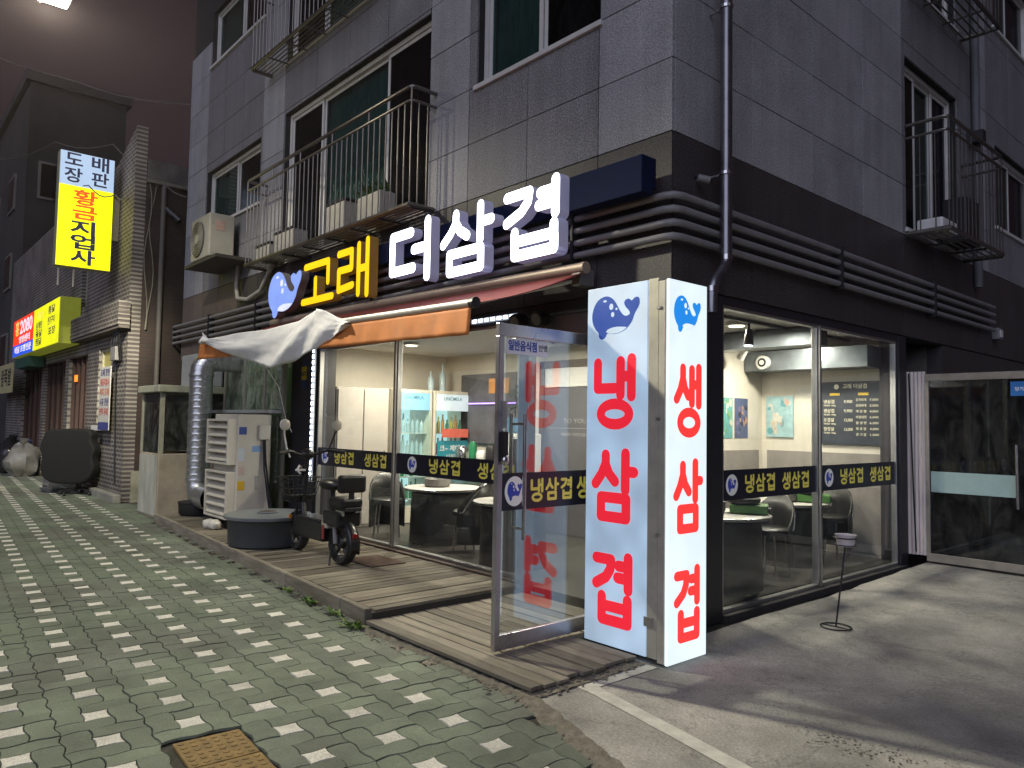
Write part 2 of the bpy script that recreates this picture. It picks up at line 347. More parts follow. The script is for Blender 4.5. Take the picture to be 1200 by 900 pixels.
# ================================================================== the ground
ROT = math.radians(-4.0); CELL = .1243; AN = Vector((-.952, -2.81))
def g2w(u, v):   # paver grid -> world
    u = (u-.5)*CELL; v = (v-.5)*CELL
    return (AN.x+u*math.cos(ROT)-v*math.sin(ROT), AN.y+u*math.sin(ROT)+v*math.cos(ROT))
def deck_front(x): return -1.615+(-1.15+1.615)*(x+1.0)/(-7.2) if x < -1 else -1.615
def lot_edge(x): return -1.63-.335*(x-.27)      # sidewalk meets the parking lot
def h0(v):
    v %= 3
    return .6*math.sin(PI*v) if v < 1 else -.95*math.sin(PI*(v-1))
def warp(u, v):
    def gg(a, b):
        a %= 3; i = int(a); f = a-i
        L = [h0(b), -h0(b), .8*math.sin(2*PI*b/1.5)]
        return L[i]*(1-f)+L[(i+1) % 3]*f
    return u+.088*gg(u, v), v+.088*gg(v, u)
def outline(u0, u1, v0, v1):
    p = []
    nu = int(round(u1-u0))*3; nv = int(round(v1-v0))*3
    p += [(u0+(u1-u0)*i/nu, v0) for i in range(nu)]; p += [(u1, v0+(v1-v0)*i/nv) for i in range(nv)]
    p += [(u1-(u1-u0)*i/nu, v1) for i in range(nu)]; p += [(u0, v1-(v1-v0)*i/nv) for i in range(nv)]
    return [warp(*q) for q in p]
def ground_ok(x, y):
    if y > -.72 and x > -11.4 or y > -.9 and x <= -11.4: return False
    if x > -8.6 and x < .28 and y > deck_front(x)-.05: return False
    if x >= .28 and y > lot_edge(x)-.04: return False
    return True
sub = tag(B().add([(-60,-14,-.016),(8,-14,-.016),(8,2,-.016),(-60,2,-.016)], [(0,1,2,3)]).build('sidewalk', SOIL), kind='structure')
base = tag(B().box(-90, 60, -60, 90, -.3, -.035).build('ground', mat('asphalt', (.05,.05,.05), .9, var=.2, speck=.2)), kind='structure')
pv = []
TACT_R = (-.44, .22, -3.78, -3.10)
for I in range(-80, 14):
    for J in range(-18, 10):
        u, v = I*3, J*3
        for k, (a, b_, c, d) in enumerate([(0,1,0,1),(0,2,1,2),(1,2,-1,1),(-1,1,-1,0),(-1,0,0,2)]):
            q = (u+a, u+b_, v+c, v+d); x, y = g2w((q[0]+q[1])/2, (q[2]+q[3])/2)
            if not ground_ok(x, y) or not vis((x, y, 0), .22): continue
            if -.36 < x < .24 and -3.37 < y < -3.08: continue
            pv.append(((Vector((x, y, 0))-CAMP).length, q, k == 0 and J < 3, x, y))
pv.sort(key=lambda t: t[0])
def paver(b, q, x, y):
    pts = [g2w(*p) for p in outline(*q)]; n = len(pts)
    t1, t2 = random.uniform(-.016, .016), random.uniform(-.016, .016); dz = random.uniform(-.0022, .0022)
    # slow settlement of the whole pavement
    dz += .006*noise.noise(Vector((x*.9, y*.9, 0)))
    def ring(ins, z):
        o = []
        for i in range(n):
            px, py = pts[i]; ax, ay = pts[i-1]; bx_, by = pts[(i+1) % n]
            tx, ty = bx_-ax, by-ay; l = math.hypot(tx, ty) or 1
            qx, qy = px-ty/l*ins, py+tx/l*ins
            o.append((qx, qy, z+dz+(qx-x)*t1+(qy-y)*t2))
        return o
    b.add(ring(.0012, -.012)+ring(.0042, 0), [tuple(range(n, 2*n))]+[(i, (i+1) % n, n+(i+1) % n, n+i) for i in range(n)])
farg, farw = B(), B()
for i, (d, q, w, x, y) in enumerate(pv):
    if i < 300:
        b = B(); paver(b, q, x, y); o = b.build('paver', PAV_W if w else PAV_G, sub)
    else: paver(farw if w else farg, q, x, y)
tag(farg.build('paver_field', PAV_G, sub), kind='stuff'); tag(farw.build('pale_paver_field', PAV_W, sub), kind='stuff')
for (cx, cy) in ((-.212, -3.222), (.107, -3.243)):     # yellow tactile tiles, bumps in rows
    b = B(); M = Matrix.Translation((cx, cy, 0)) @ Matrix.Rotation(ROT, 4, 'Z')
    b.box(-.156, .156, -.156, .156, -.015, .006, M)
    for i in range(6):
        for j in range(6): b.lathe([(.018, .005), (.015, .0085), (.008, .0095)], ((i-2.5)*.05, (j-2.5)*.05, 0), 8, M)
    b.build('tactile_tile', TACT, sub, bevel=.004)
# parking lot slab
def lotz(x, y): return .012+.05*max(0, min(1, (y-2.2)/2.2))+.012*noise.noise(Vector((x*.5, y*.5, 3)))+.02*max(0, min(1, (1.2-x)/1.2))*max(0, min(1, (y+.6)/1.2))
lv = []; lf = []; nx, ny = 60, 70
for j in range(ny+1):
    for i in range(nx+1):
        x = .16+16*(i/nx)**1.5; e = lot_edge(max(x, .27)) if x > .27 else -1.6
        y = e+(16-e)*(j/ny)**1.5; e2 = .012*noise.noise(Vector((x*5, 0, 0))) if j == 0 else 0
        lv.append((x+(.02*noise.noise(Vector((y*4, 9, 0))) if i == 0 else 0), y+e2, lotz(x, y)-(.012 if j == 0 else 0)))
for j in range(ny):
    for i in range(nx): k = j*(nx+1)+i; lf.append((k, k+1, k+nx+2, k+nx+1))
lot = tag(B().add(lv, lf).build('parking_lot', CONC, smooth=True), kind='structure')
def strip(name, pts, w, m, par, z=.004, n=30):
    b = B(); vs = []
    P = [Vector(p) for p in pts]; tot = []
    for a, c in zip(P[:-1], P[1:]): tot += [a.lerp(c, i/n) for i in range(n)]
    tot.append(P[-1])
    for i, p in enumerate(tot):
        d = tot[min(i+1, len(tot)-1)]-tot[max(i-1, 0)]; t = Vector((-d.y, d.x)).normalized()*w/2
        if 0 < i < len(tot)-1:
            d1 = (tot[i]-tot[i-1]).normalized(); d2 = (tot[i+1]-tot[i]).normalized(); t = t/max(.5, math.sqrt((1+d1.dot(d2))/2))
        for sgn in (-1, 1):
            q = p+t*sgn*(1+.05*noise.noise(Vector((p.x*9, p.y*9, sgn)))); vs.append((q.x, q.y, lotz(q.x, q.y)+z))
    b.add(vs, [(2*i, 2*i+2, 2*i+3, 2*i+1) for i in range(len(tot)-1)]); return b.build(name, m, par)
strip('parking_line', [(.345, -.66), (.345, -1.26), (2.6, -1.73)], .1, PAINT, lot)
# crumbly grit between deck / lot and the pavers: many small stones, one mass
b = B()
def stone(x, y, r, z=0):
    b.ell((x, y, z), (r*random.uniform(.7, 1.4), r*random.uniform(.7, 1.4), r*.6), 5, 3, rough=.6)
for i in range(1500):
    x = random.uniform(-8.3, .3); y = deck_front(x)-.03-abs(random.gauss(0, .035)) if x < -1.62 else -1.63-abs(random.gauss(0, .05))-.02
    if x < -1.62 and random.random() < .55: continue
    stone(x, y, random.uniform(.003, .011))
for i in range(700):
    x = random.uniform(.25, 2.2); stone(x, lot_edge(x)-random.gauss(.01, .03), random.uniform(.003, .012))
for i in range(420): stone(random.gauss(.25, .035), random.uniform(-1.6, -.75), random.uniform(.004, .013), .018)
for i in range(160): stone(random.gauss(1.75, .18), random.gauss(-.75, .06)-.1, random.uniform(.003, .008), .014)
tag(b.build('loose_grit', SAND), 'sandy grit crumbling along the pavement and deck edge', 'grit', kind='stuff')
b = B()
b.grid(lambda s, t: ((-1.6+1.9*s), -1.60-.14*t+.03*noise.noise(Vector((s*22, t*2, 0))), .012-.02*t+.012*noise.noise(Vector((s*40, t*4, 1)))), 60, 6)
b.grid(lambda s, t: ((.15+.16*s), -1.62+.95*t, .02+.012*noise.noise(Vector((s*6, t*20, 1)))), 8, 40)
b.grid(lambda s, t: (.2+2.2*s, lot_edge(.2+2.2*s)-.10+.13*t+.02*noise.noise(Vector((s*30, t*2, 0))), -.006+.026*t+.008*noise.noise(Vector((s*50, t*4, 1)))), 70, 6)
tag(b.build('grit_verge', SAND, smooth=True), kind='structure')

# ================================================================== timber decks
dk = thing('timber_deck', 'raised weathered timber deck under the parked scooter', 'deck', (-4.9, -.8, 0))
x = -8.55; i = 0
while x < -1.62:
    w = .094+random.uniform(-.003, .003); y0 = deck_front(x)+.05
    B().box(x, x+w, y0+random.uniform(-.006, .006), -.03, .085, .116+random.uniform(-.003, .003)).build('plank', WD_Y, dk, bevel=.004); x += w+.013; i += 1
xs = [-8.6, -6.7, -5.0, -3.3, -2.1, -1.66]
for a, c in zip(xs[:-1], xs[1:]):
    b = B(); b.add([(a+.004, deck_front(a)-.01, -.02), (c-.004, deck_front(c)-.01, -.02), (c-.004, deck_front(c)+.044, -.02), (a+.004, deck_front(a)+.044, -.02),
        (a+.004, deck_front(a)-.01, .118), (c-.004, deck_front(c)-.01, .118), (c-.004, deck_front(c)+.044, .118), (a+.004, deck_front(a)+.044, .118)],
        [(0,3,2,1),(4,5,6,7),(0,1,5,4),(1,2,6,5),(2,3,7,6),(3,0,4,7)]); b.build('edge_board', WD_X, dk, bevel=.006)
bx('end_board', mat('tarred_wood', (.03,.028,.026), .8, var=.3), dk, -1.622, -1.59, -1.56, -.06, -.01, .1)
d2 = thing('timber_ramp', 'low timber platform of long boards in front of the open door', 'deck', (-.7, -.9, 0))
y = -1.62; i = 0
while y < -.1:
    w = .095 if y < -.75 else .118
    x1 = .235+random.uniform(-.02, .02) if y < -.72 else -.3
    B().box(-1.585, x1, y, y+w, .028, .052+random.uniform(-.003, .003)).build('plank', WD_X, d2, bevel=.004); y += w+.012
bx('joist', mat('tarred_wood', (.03,.028,.026)), d2, .17, .2, -1.6, -.75, -.01, .027); bx('joist', MC['tarred_wood'], d2, -1.5, .17, -1.6, -1.56, -.01, .027)

# ================================================================== apartment building
apt = thing('apartment_building', 'stone clad apartment block with a corner restaurant at street level', 'building', (-5, 4, 0))
H = 12.6
core = B()   # backing behind cladding
WIN_F = [(-2.42, -.75, 4.97, 6.15, 'w'), (-2.42, -.75, 7.97, 9.15, 'w'), (-2.42, -.75, 10.97, 12.1, 'w'),
         (-7.0, -3.27, 3.86, 6.08, 'b'), (-7.0, -3.27, 6.86, 9.08, 'b'), (-7.0, -3.27, 9.86, 12.0, 'b'),
         (-10.25, -7.85, 4.95, 5.98, 's'), (-10.25, -7.85, 7.95, 8.98, 's'), (-10.25, -7.85, 10.95, 11.98, 's')]
WIN_R = [(4.47, 6.2, 3.9, 5.95, 'b'), (4.47, 6.2, 6.9, 8.95, 'b'), (7.75, 9.9, 4.55, 5.75, 's'), (7.75, 9.9, 7.55, 8.75, 's'), (11, 13, 4.55, 5.75, 's')]
def wallholes(b, u0, u1, z0, z1, holes, th, fn):
    us = sorted({u0, u1, *[h[0] for h in holes], *[h[1] for h in holes]}); zs = sorted({z0, z1, *[h[2] for h in holes if z0 < h[2] < z1], *[h[3] for h in holes if z0 < h[3] < z1]})
    us = [u for u in us if u0 <= u <= u1]
    for a, c in zip(us[:-1], us[1:]):
        run = None
        for e, f in zip(zs[:-1], zs[1:]):
            m = ((a+c)/2, (e+f)/2)
            hole = any(h[0] < m[0] < h[1] and h[2] < m[1] < h[3] for h in holes)
            if not hole: run = [run[0], f] if run else [e, f]
            if hole or f == zs[-1]:
                if run: fn(b, a, c, run[0], run[1])
                run = None
wallholes(core, -11.25, -.02, 2.62, H, WIN_F, .2, lambda b, a, c, e, f: b.box(a, c, .022, .2, e, f))
wallholes(core, .2, 14, 2.62, H, WIN_R, .2, lambda b, a, c, e, f: b.box(-.2, -.022, a, c, e, f))
core.box(-11.25, -11.05, .2, 12, 0, H); core.box(-11.05, -.2, .2, 14, H-.1, H); core.box(-11.25, -.22, .2, 14, 2.7, 2.85)
wall = core.build('wall', JOINT, apt)
LIGHTC = [(-.76, 0), (-3.25, -2.54), (-7.8, -7.02), (-11.3, -10.28)]
ZR = [3.81+.58*i for i in range(16)]
XJ = [0, -.76, -1.65, -2.54, -3.25, -4.15, -5.08, -6.0, -7.02, -7.8, -8.62, -9.45, -10.28, -10.72, -11.3]
def pieces(u0, u1, z0, z1, holes):
    out = []; g = .005
    def rec(a, c, e, f):
        for h in holes:
            ia, ic, ie, i_f = max(a, h[0]), min(c, h[1]), max(e, h[2]), min(f, h[3])
            if ia < ic-1e-4 and ie < i_f-1e-4:
                if a < ia-.02: rec(a, ia, e, f)
                if ic < c-.02: rec(ic, c, e, f)
                if e < ie-.02: rec(ia, ic, e, ie)
                if i_f < f-.02: rec(ia, ic, i_f, f)
                return
        out.append((a, c, e, f))
    rec(u0, u1, z0, z1); return [(a+g, c-g, e+g, f-g) for a, c, e, f in out if c-a > .03 and f-e > .03]
def clad_f(x0, x1, z0, z1, m):
    for a, c, e, f in pieces(x0, x1, z0, z1, WIN_F):
        j = random.uniform(-.002, .002); B().box(a, c, j, .03, e, f).build('stone_panel', m, wall)
def clad_r(y0, y1, z0, z1, m, dx=0):
    for a, c, e, f in pieces(y0, y1, z0, z1, WIN_R):
        j = random.uniform(-.002, .002); B().box(-.03+dx, j+dx, a, c, e, f).build('stone_panel', m, wall)
for x0, x1 in zip(XJ[1:], XJ[:-1]):
    light = any(a-.01 <= x0 and x1 <= c+.01 for a, c in LIGHTC)
    for z0, z1 in zip(ZR[:-1], ZR[1:]):
        if z0 < 8.2: clad_f(x0, x1, z0, min(z1, H), ST_L if light else ST_D)
    lo = 2.63
    for z0, z1 in ((2.63, 3.22), (3.22, 3.81)): clad_f(x0, x1, z0, z1, ST_B if x0 > -8.7 else mat('granite_brown', (.14, .11, .095), .6, var=.15, speck=.25, rnd=.1))
YJ = [.03, 1.13, 2.23, 3.33, 4.37]
for y0, y1 in zip(YJ[:-1], YJ[1:]):
    for z0, z1 in zip(ZR[:-1], ZR[1:]):
        if z0 < 8: clad_r(y0, y1, z0, z1, ST_L)
    for z0, z1 in ((2.63, 3.22), (3.22, 3.81)): clad_r(y0, y1, z0, z1, ST_B)
for y0, y1 in ((4.37, 5.3), (5.3, 6.3), (6.3, 6.95), (6.95, 7.38)):
    for z0, z1 in zip(ZR[:-1], ZR[1:]):
        if z0 < 8: clad_r(y0, y1, z0, z1, ST_L if y0 > 6.9 else ST_D)
    for z0, z1 in ((2.63, 3.22), (3.22, 3.81)): clad_r(y0, y1, z0, z1, ST_B)
for y0, y1 in ((7.38, 8.5), (8.5, 9.6), (9.6, 10.8), (10.8, 12.2), (12.2, 14)):
    for z0, z1 in zip(ZR[:-1:2], ZR[2::2]):
        if z0 < 8: clad_r(y0, y1, z0, z1, ST_D)
    clad_r(y0, y1, 2.63, 3.81, ST_B)
# windows: sliding sashes set back in the wall
def window(u0, u1, z0, z1, kind, side):
    n = {'w': 2, 'b': 3, 's': 2}[kind]; fr = B()
    def bb(b, a, c, e, f, d0, d1):
        if side == 'F': b.box(a, c, d0, d1, e, f)
        else: b.box(-d1, -d0, a, c, e, f)
    t = .055
    for (a, c, e, f) in ((u0, u1, z0, z0+t), (u0, u1, z1-t, z1), (u0, u0+t, z0+t, z1-t), (u1-t, u1, z0+t, z1-t)): bb(fr, a, c, e, f, .09, .2)
    w = fr.build('window', FRM, apt, bevel=.004)
    sill = B(); bb(sill, u0-.03, u1+.03, z0-.05, z0-.002, -.03, .12); sill.build('sill', FRM, w, bevel=.004)
    if kind == 'b' and side == 'F': xs = [u0+t, u0+.27*(u1-u0), u0+.72*(u1-u0), u1-t]
    else: xs = [u0+t+(u1-u0-2*t)*i/n for i in range(n+1)]
    for i, (a, c) in enumerate(zip(xs[:-1], xs[1:])):
        s_ = B(); d = .115+.025*(i % 2); q = .045
        for (aa, cc, e, f) in ((a, c, z0+t, z0+t+q), (a, c, z1-t-q, z1-t), (a, a+q, z0+t+q, z1-t-q), (c-q, c, z0+t+q, z1-t-q)): bb(s_, aa, cc, e, f, d, d+.022)
        s_.build('sash', FRM, w, bevel=.003)
        g = B(); bb(g, a+q, c-q, z0+t+q, z1-t-q, d+.008, d+.014)
        g.build('pane', GL_D if (kind == 'w' and i == 1) or (kind == 'b' and i in (0, 2)) or (kind == 's' and i == 1) else GL_W, w)
    bk = B(); bb(bk, u0, u1, z0, z1, .21, .22); bk.build('curtain', mat('dark_curtain', (.1,.17,.17), .9, var=.35, stretch=(6,6,.3)), w)
for a in WIN_F:
    if a[2] < 9.5: window(*a, 'F')
for a in WIN_R:
    if a[2] < 8: window(*a, 'R')
# balconies: flat bar floor, rails and bars
def balcony(u0, u1, z0, dep, side):
    bt = (lambda p: (p[0], -p[1], p[2])) if side == 'F' else (lambda p: (p[1], p[0], p[2]))
    r = .022; rail = None
    for zz, dd in ((z0+1.27, 0), (z0+1.12, .0)):
        g = B()
        rr = .06; path = [(u0, 0, zz), (u0, dep-rr, zz), (u0+rr*.3, dep-rr*.3, zz), (u0+rr, dep, zz), (u1-rr, dep, zz), (u1-rr*.3, dep-rr*.3, zz), (u1, dep-rr, zz), (u1, 0, zz)]
        g.tube([bt(p) for p in path], r if zz > z0+1.2 else .016, 8)
        if rail is None: rail = g.build('balcony_railing', mat('railing_steel', (.22,.2,.18), .32, .85, var=.15), apt, smooth=True)
        else: g.build('lower_rail', MC['railing_steel'], rail, smooth=True)
    B().tube([bt(p) for p in [(u0, 0, z0), (u0, dep, z0), (u1, dep, z0), (u1, 0, z0)]], .022, 6).build('bottom_rail', MC['railing_steel'], rail, smooth=True)
    me = None; n = int((u1-u0)/.125)
    pos = [(u0+(u1-u0)*i/n, dep) for i in range(n+1)]+[(u, dep*k) for u in (u0, u1) for k in (.35, .7)]
    proto = B().cyl((0, 0, 0), (0, 0, 1.11), .0075, 6).build('baluster', MC['railing_steel'], rail, smooth=True)
    for i, (u, d) in enumerate(pos):
        o = proto if i == 0 else proto.copy()
        if i: COL.objects.link(o); o.parent = rail
        me = o
        o.location = Vector(bt((u, d, z0)))-wloc(apt)
    proto.data.transform(Matrix.Translation(wloc(apt)))
    for u in [u0+(u1-u0)*i/5 for i in range(6)]: B().cyl(bt((u, dep, z0+1.12)), bt((u, dep, z0+1.27)), .01, 6).build('rail_post', MC['railing_steel'], rail)
    for k in range(5): d = dep*(k+.6)/5.6; B().tube([bt((u0, d, z0-.005)), bt((u1, d, z0-.005))], .012, 4).build('floor_bar', MC['railing_steel'], rail)
    m = int((u1-u0)/.55)
    for k in range(m+1): u = u0+(u1-u0)*k/m; B().tube([bt((u, 0, z0-.03)), bt((u, dep, z0-.03))], .014, 4).build('floor_bearer', MC['railing_steel'], rail)
balcony(-7.5, -3.12, 3.84, .32, 'F'); balcony(-7.5, -4.0, 6.84, .32, 'F')
balcony(4.45, 6.35, 3.82, .46, 'R'); balcony(4.45, 6.35, 6.82, .46, 'R')
# corner pillar, side columns, sills, soffit of the shop front
pil = B(); pil.box(-.34, -.004, .004, .70, 0, 2.62); pil.build('corner_pillar', mat('dark_stone', (.028,.027,.032), .4, var=.15, speck=.2), apt, bevel=.006)
bx('pillar', MC['dark_stone'], apt, -6.46, -5.76, -.01, .3, 0, 2.62, bevel=.005)
bx('pillar', MC['dark_stone'], apt, -.22, -.003, 4.23, 4.42, 0, 2.62)
bx('lintel', MC['dark_stone'], apt, -5.76, -.34, .02, .2, 2.5, 2.62); bx('lintel', MC['dark_stone'], apt, -.2, -.02, .70, 4.23, 2.56, 2.625)
bx('plinth', mat('sill_stone', (.05,.046,.045), .6, var=.2), apt, -.2, .03, .70, 4.3, -.02, .05, bevel=.005)
bx('plinth', mat('sill_wood', (.075,.048,.034), .6, var=.25, stretch=(.6,8,8)), apt, -5.76, -1.63, -.045, .1, -.02, .135, bevel=.006)
bx('side_wall', ST_B, apt, -.2, -.012, 5.6, 14, -.02, 2.62); bx('side_wall', mat('stucco', (.14,.135,.12), .9, var=.2), apt, -11.25, -8.7, .02, .2, 0, 2.62)
bx('entrance_wall', MC['stucco'], apt, -2.2, -.2, 5.6, 5.7, 0, 2.62); bx('entrance_wall', mat('entry_tile', (.11,.1,.1), .5), apt, -2.2, -.2, 4.42, 4.46, 0, 2.62)
# shop windows
def shopwin(u0, u1, z0, z1, side, g):
    fr = B(); t = .03
    def bb(b, a, c, e, f, d0, d1):
        if side == 'F': b.box(a, c, d0, d1, e, f)
        else: b.box(-d1, -d0, a, c, e, f)
    for (a, c, e, f) in ((u0, u1, z0, z0+t), (u0, u1, z1-t, z1), (u0, u0+t, z0+t, z1-t), (u1-t, u1, z0+t, z1-t)): bb(fr, a, c, e, f, .03, .09)
    w = fr.build('shop_window', ALU, apt, bevel=.003)
    p = B(); bb(p, u0+t, u1-t, z0+t, z1-t, .056, .064); p.build('pane', g, w); return w
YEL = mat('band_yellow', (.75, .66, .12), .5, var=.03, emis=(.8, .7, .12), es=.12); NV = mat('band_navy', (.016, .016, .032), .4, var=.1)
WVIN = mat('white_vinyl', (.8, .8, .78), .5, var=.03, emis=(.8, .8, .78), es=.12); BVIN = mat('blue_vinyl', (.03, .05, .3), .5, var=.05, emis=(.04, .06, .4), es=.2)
def band(u0, u1, z0, z1, side, d, par, marks, glen):
    # printed strip on the glass: marks = (kind, u)
    o = B()
    if side == 'F': o.box(u0, u1, d-.003, d, z0, z1); fr = lambda u, z, e: F(u, d-.003-e, z)
    else: o.box(-d, -d+.003, u0, u1, z0, z1); fr = lambda u, z, e: S(-d+.003+e, u, z)
    bo = o.build('window_band', NV, par); zc = (z0+z1)/2
    for k, u in marks:
        if k == 'w':
            M = fr(u, zc, 0); B().prism([(.088*math.cos(2*PI*i/28), .088*math.sin(2*PI*i/28)) for i in range(28)], 0, .0012, M).build('emblem_disc', WVIN, bo)
            whale(fr(u-.062, zc-.06, .0012), .124, .118, .001, BVIN, WVIN, bo)
        else:
            for i, ch in enumerate(k):
                b = B(); glyph(b, ch, fr(u+i*glen*1.06, zc-.07, 0), glen*.92, .145, .0225, .0012, step=.00012); b.build('letter', YEL, bo)
    return bo
w1 = shopwin(-5.73, -3.86, .135, 2.5, 'F', GL_S); band(-5.7, -3.89, .97, 1.2, 'F', .052, w1, [('w', -5.52), ('냉삼겹', -5.27), ('생삼겹', -4.52)], .165)
w2 = shopwin(-3.83, -1.72, .135, 2.5, 'F', GL_S); band(-3.8, -1.75, .97, 1.2, 'F', .052, w2, [('w', -3.5), ('냉삼겹', -3.18), ('생삼겹', -2.35)], .185)
w3 = shopwin(.72, 2.38, .05, 2.56, 'R', GL_L); band(.75, 2.35, .95, 1.2, 'R', .052, w3, [('w', .9), ('냉삼겹', 1.1), ('생삼겹', 1.72)], .165)
w4 = shopwin(2.41, 4.22, .05, 2.56, 'R', GL_L); band(2.44, 4.19, .95, 1.2, 'R', .052, w4, [('w', 2.62), ('냉삼겹', 2.86), ('생삼겹', 3.55)], .175)
jm = B(); jm.box(-1.70, -1.58, .0, .1, .05, 2.5); jm.box(-.40, -.345, .0, .1, .05, 2.5); jm.box(-1.58, -.40, .0, .1, 2.27, 2.5); jm.build('door_frame', mat('brushed_frame', (.3,.3,.31), .35, .8, var=.1), apt, bevel=.004)
# ------------------------------------------------------------------ restaurant interior
CREAM = mat('cream_wall', (.76, .71, .62), .8, var=.05, scale=2); GREYW = mat('grey_wainscot', (.33, .3, .28), .8, var=.1, speck=.1)
CEIL = mat('ceiling_white', (.7, .69, .65), .85, var=.04); FLOOR = mat('shop_floor', (.06, .058, .055), .35, var=.15, scale=3)
bx('interior_floor', FLOOR, apt, -6.4, -.1, .11, 4.3, .0, .085)
bx('interior_ceiling', CEIL, apt, -6.4, -.2, .21, 4.3, 2.62, 2.68)
bx('interior_wall', CREAM, apt, -6.45, -6.4, .3, 2.62, .085, 2.62)
iw = bx('interior_wall', CREAM, apt, -6.4, -1.8, 2.62, 2.7, .085, 2.62); bx('wainscot', GREYW, iw, -4.55, -1.82, 2.605, 2.62, .085, 1.0)
iw = bx('interior_wall', CREAM, apt, -1.8, -1.74, 2.6, 4.3, .085, 2.62); bx('wainscot', GREYW, iw, -1.74, -1.725, 2.6, 4.2, .085, 1.27)
iw = bx('interior_wall', CREAM, apt, -1.8, -.2, 4.3, 4.4, .085, 2.62); bx('wainscot', GREYW, iw, -1.66, -.2, 4.285, 4.3, .085, 1.27)
bx('ceiling_duct', mat('blue_steel_duct', (.2,.225,.25), .35, .6, var=.3, scale=3), apt, -1.72, -.2, 3.86, 4.28, 2.26, 2.5)
bx('ceiling_duct', MC['blue_steel_duct'], apt, -1.9, -.25, 2.75, 3.02, 2.42, 2.6)
bx('counter_panel', mat('kitchen_grey', (.13,.13,.15), .5, var=.3, scale=4), apt, -5.9, -4.62, 2.55, 2.6, 1.25, 2.3)
# lamps in the ceiling
def ceiling_lamp(x, y, z, P, label, col=(1, .9, .74)):
    t = thing('ceiling_lamp', label, 'lamp', (x, y, z), 'restaurant ceiling lamps')
    B().lathe([(.11, 0), (.11, -.03), (.085, -.034)], (x, y, z), 20).build('housing', WHT, t, smooth=True)
    B().lathe([(.08, -.036), (.08, -.04)], (x, y, z), 20).build('diffuser', mat('lamp_warm', (.9,.85,.7), .5, emis=col, es=4), t)
    l = bpy.data.lights.new('ceiling_lamp_light', 'AREA'); l.shape = 'DISK'; l.size = .2; l.energy = P; l.color = col
    o = bpy.data.objects.new('ceiling_lamp_light', l); COL.objects.link(o); o.parent = t; o.location = (0, 0, -.06)
for i, (x, y, P, lb) in enumerate(((-5.0, 1.0, 75, 'round warm ceiling lamp above the grey locker inside the restaurant'), (-3.3, 1.4, 75, 'round warm ceiling lamp over the middle table behind the street window'),
       (-1.6, 1.3, 60, 'round warm ceiling lamp just inside the open glass door'), (-.75, 2.1, 40, 'round warm ceiling lamp above the first lot window table'), (-.95, 3.45, 50, 'round warm ceiling lamp near the menu board'))):
    ceiling_lamp(x, y, 2.615, P, lb)
def spot(x, y, z, aim, label, lit):
    t = thing('track_spotlight', label, 'spotlight', (x, y, z), 'track spotlights in the restaurant')
    d = Vector(aim).normalized(); p = Vector((x, y, z-.12))
    B().tube([(x, y, z), p], .012, 8).build('stem', DKM, t)
    B().tube([p-d*.06, p+d*.02, p+d*.1], .03, 14, r1=.05).build('shade', DKM if lit else WHT, t, smooth=True)
    B().tube([p+d*.101, p+d*.104], .044, 14).build('bulb', mat('spot_bulb_%s' % lit, (.8,.8,.8), .4, emis=(.85,.95,1) if lit else (1,.8,.5), es=5 if lit else .3), t)
spot(-.55, 2.0, 2.58, (.0, -.1, -1), 'lit black track spotlight hanging behind the first lot window', True)
spot(-1.45, 3.4, 2.58, (-.7, .2, -.7), 'grey track spotlight angled at the posters', False)
spot(-2.55, .75, 2.58, (.2, -.2, -1), 'pale track spotlight near the top of the street window', False)
tr = tag(B().box(-.58, -.54, .8, 4.2, 2.585, 2.612).build('light_track', DKM, loc=(-.56, 2.5, 2.6)), 'thin dark lighting track along the lot windows inside', 'light track')
fan = thing('wall_speaker', 'round white speaker on the steel duct near the menu wall', 'speaker', (-1.45, 3.82, 2.36))
B().cyl((-1.45, 3.86, 2.36), (-1.45, 3.8, 2.36), .085, 20).build('housing', WHT, fan); B().cyl((-1.45, 3.8, 2.36), (-1.45, 3.795, 2.36), .055, 20).build('cone', DKM, fan); B().cyl((-1.45, 3.795, 2.36), (-1.45, 3.785, 2.36), .03, 16).build('cap', WHT, fan)
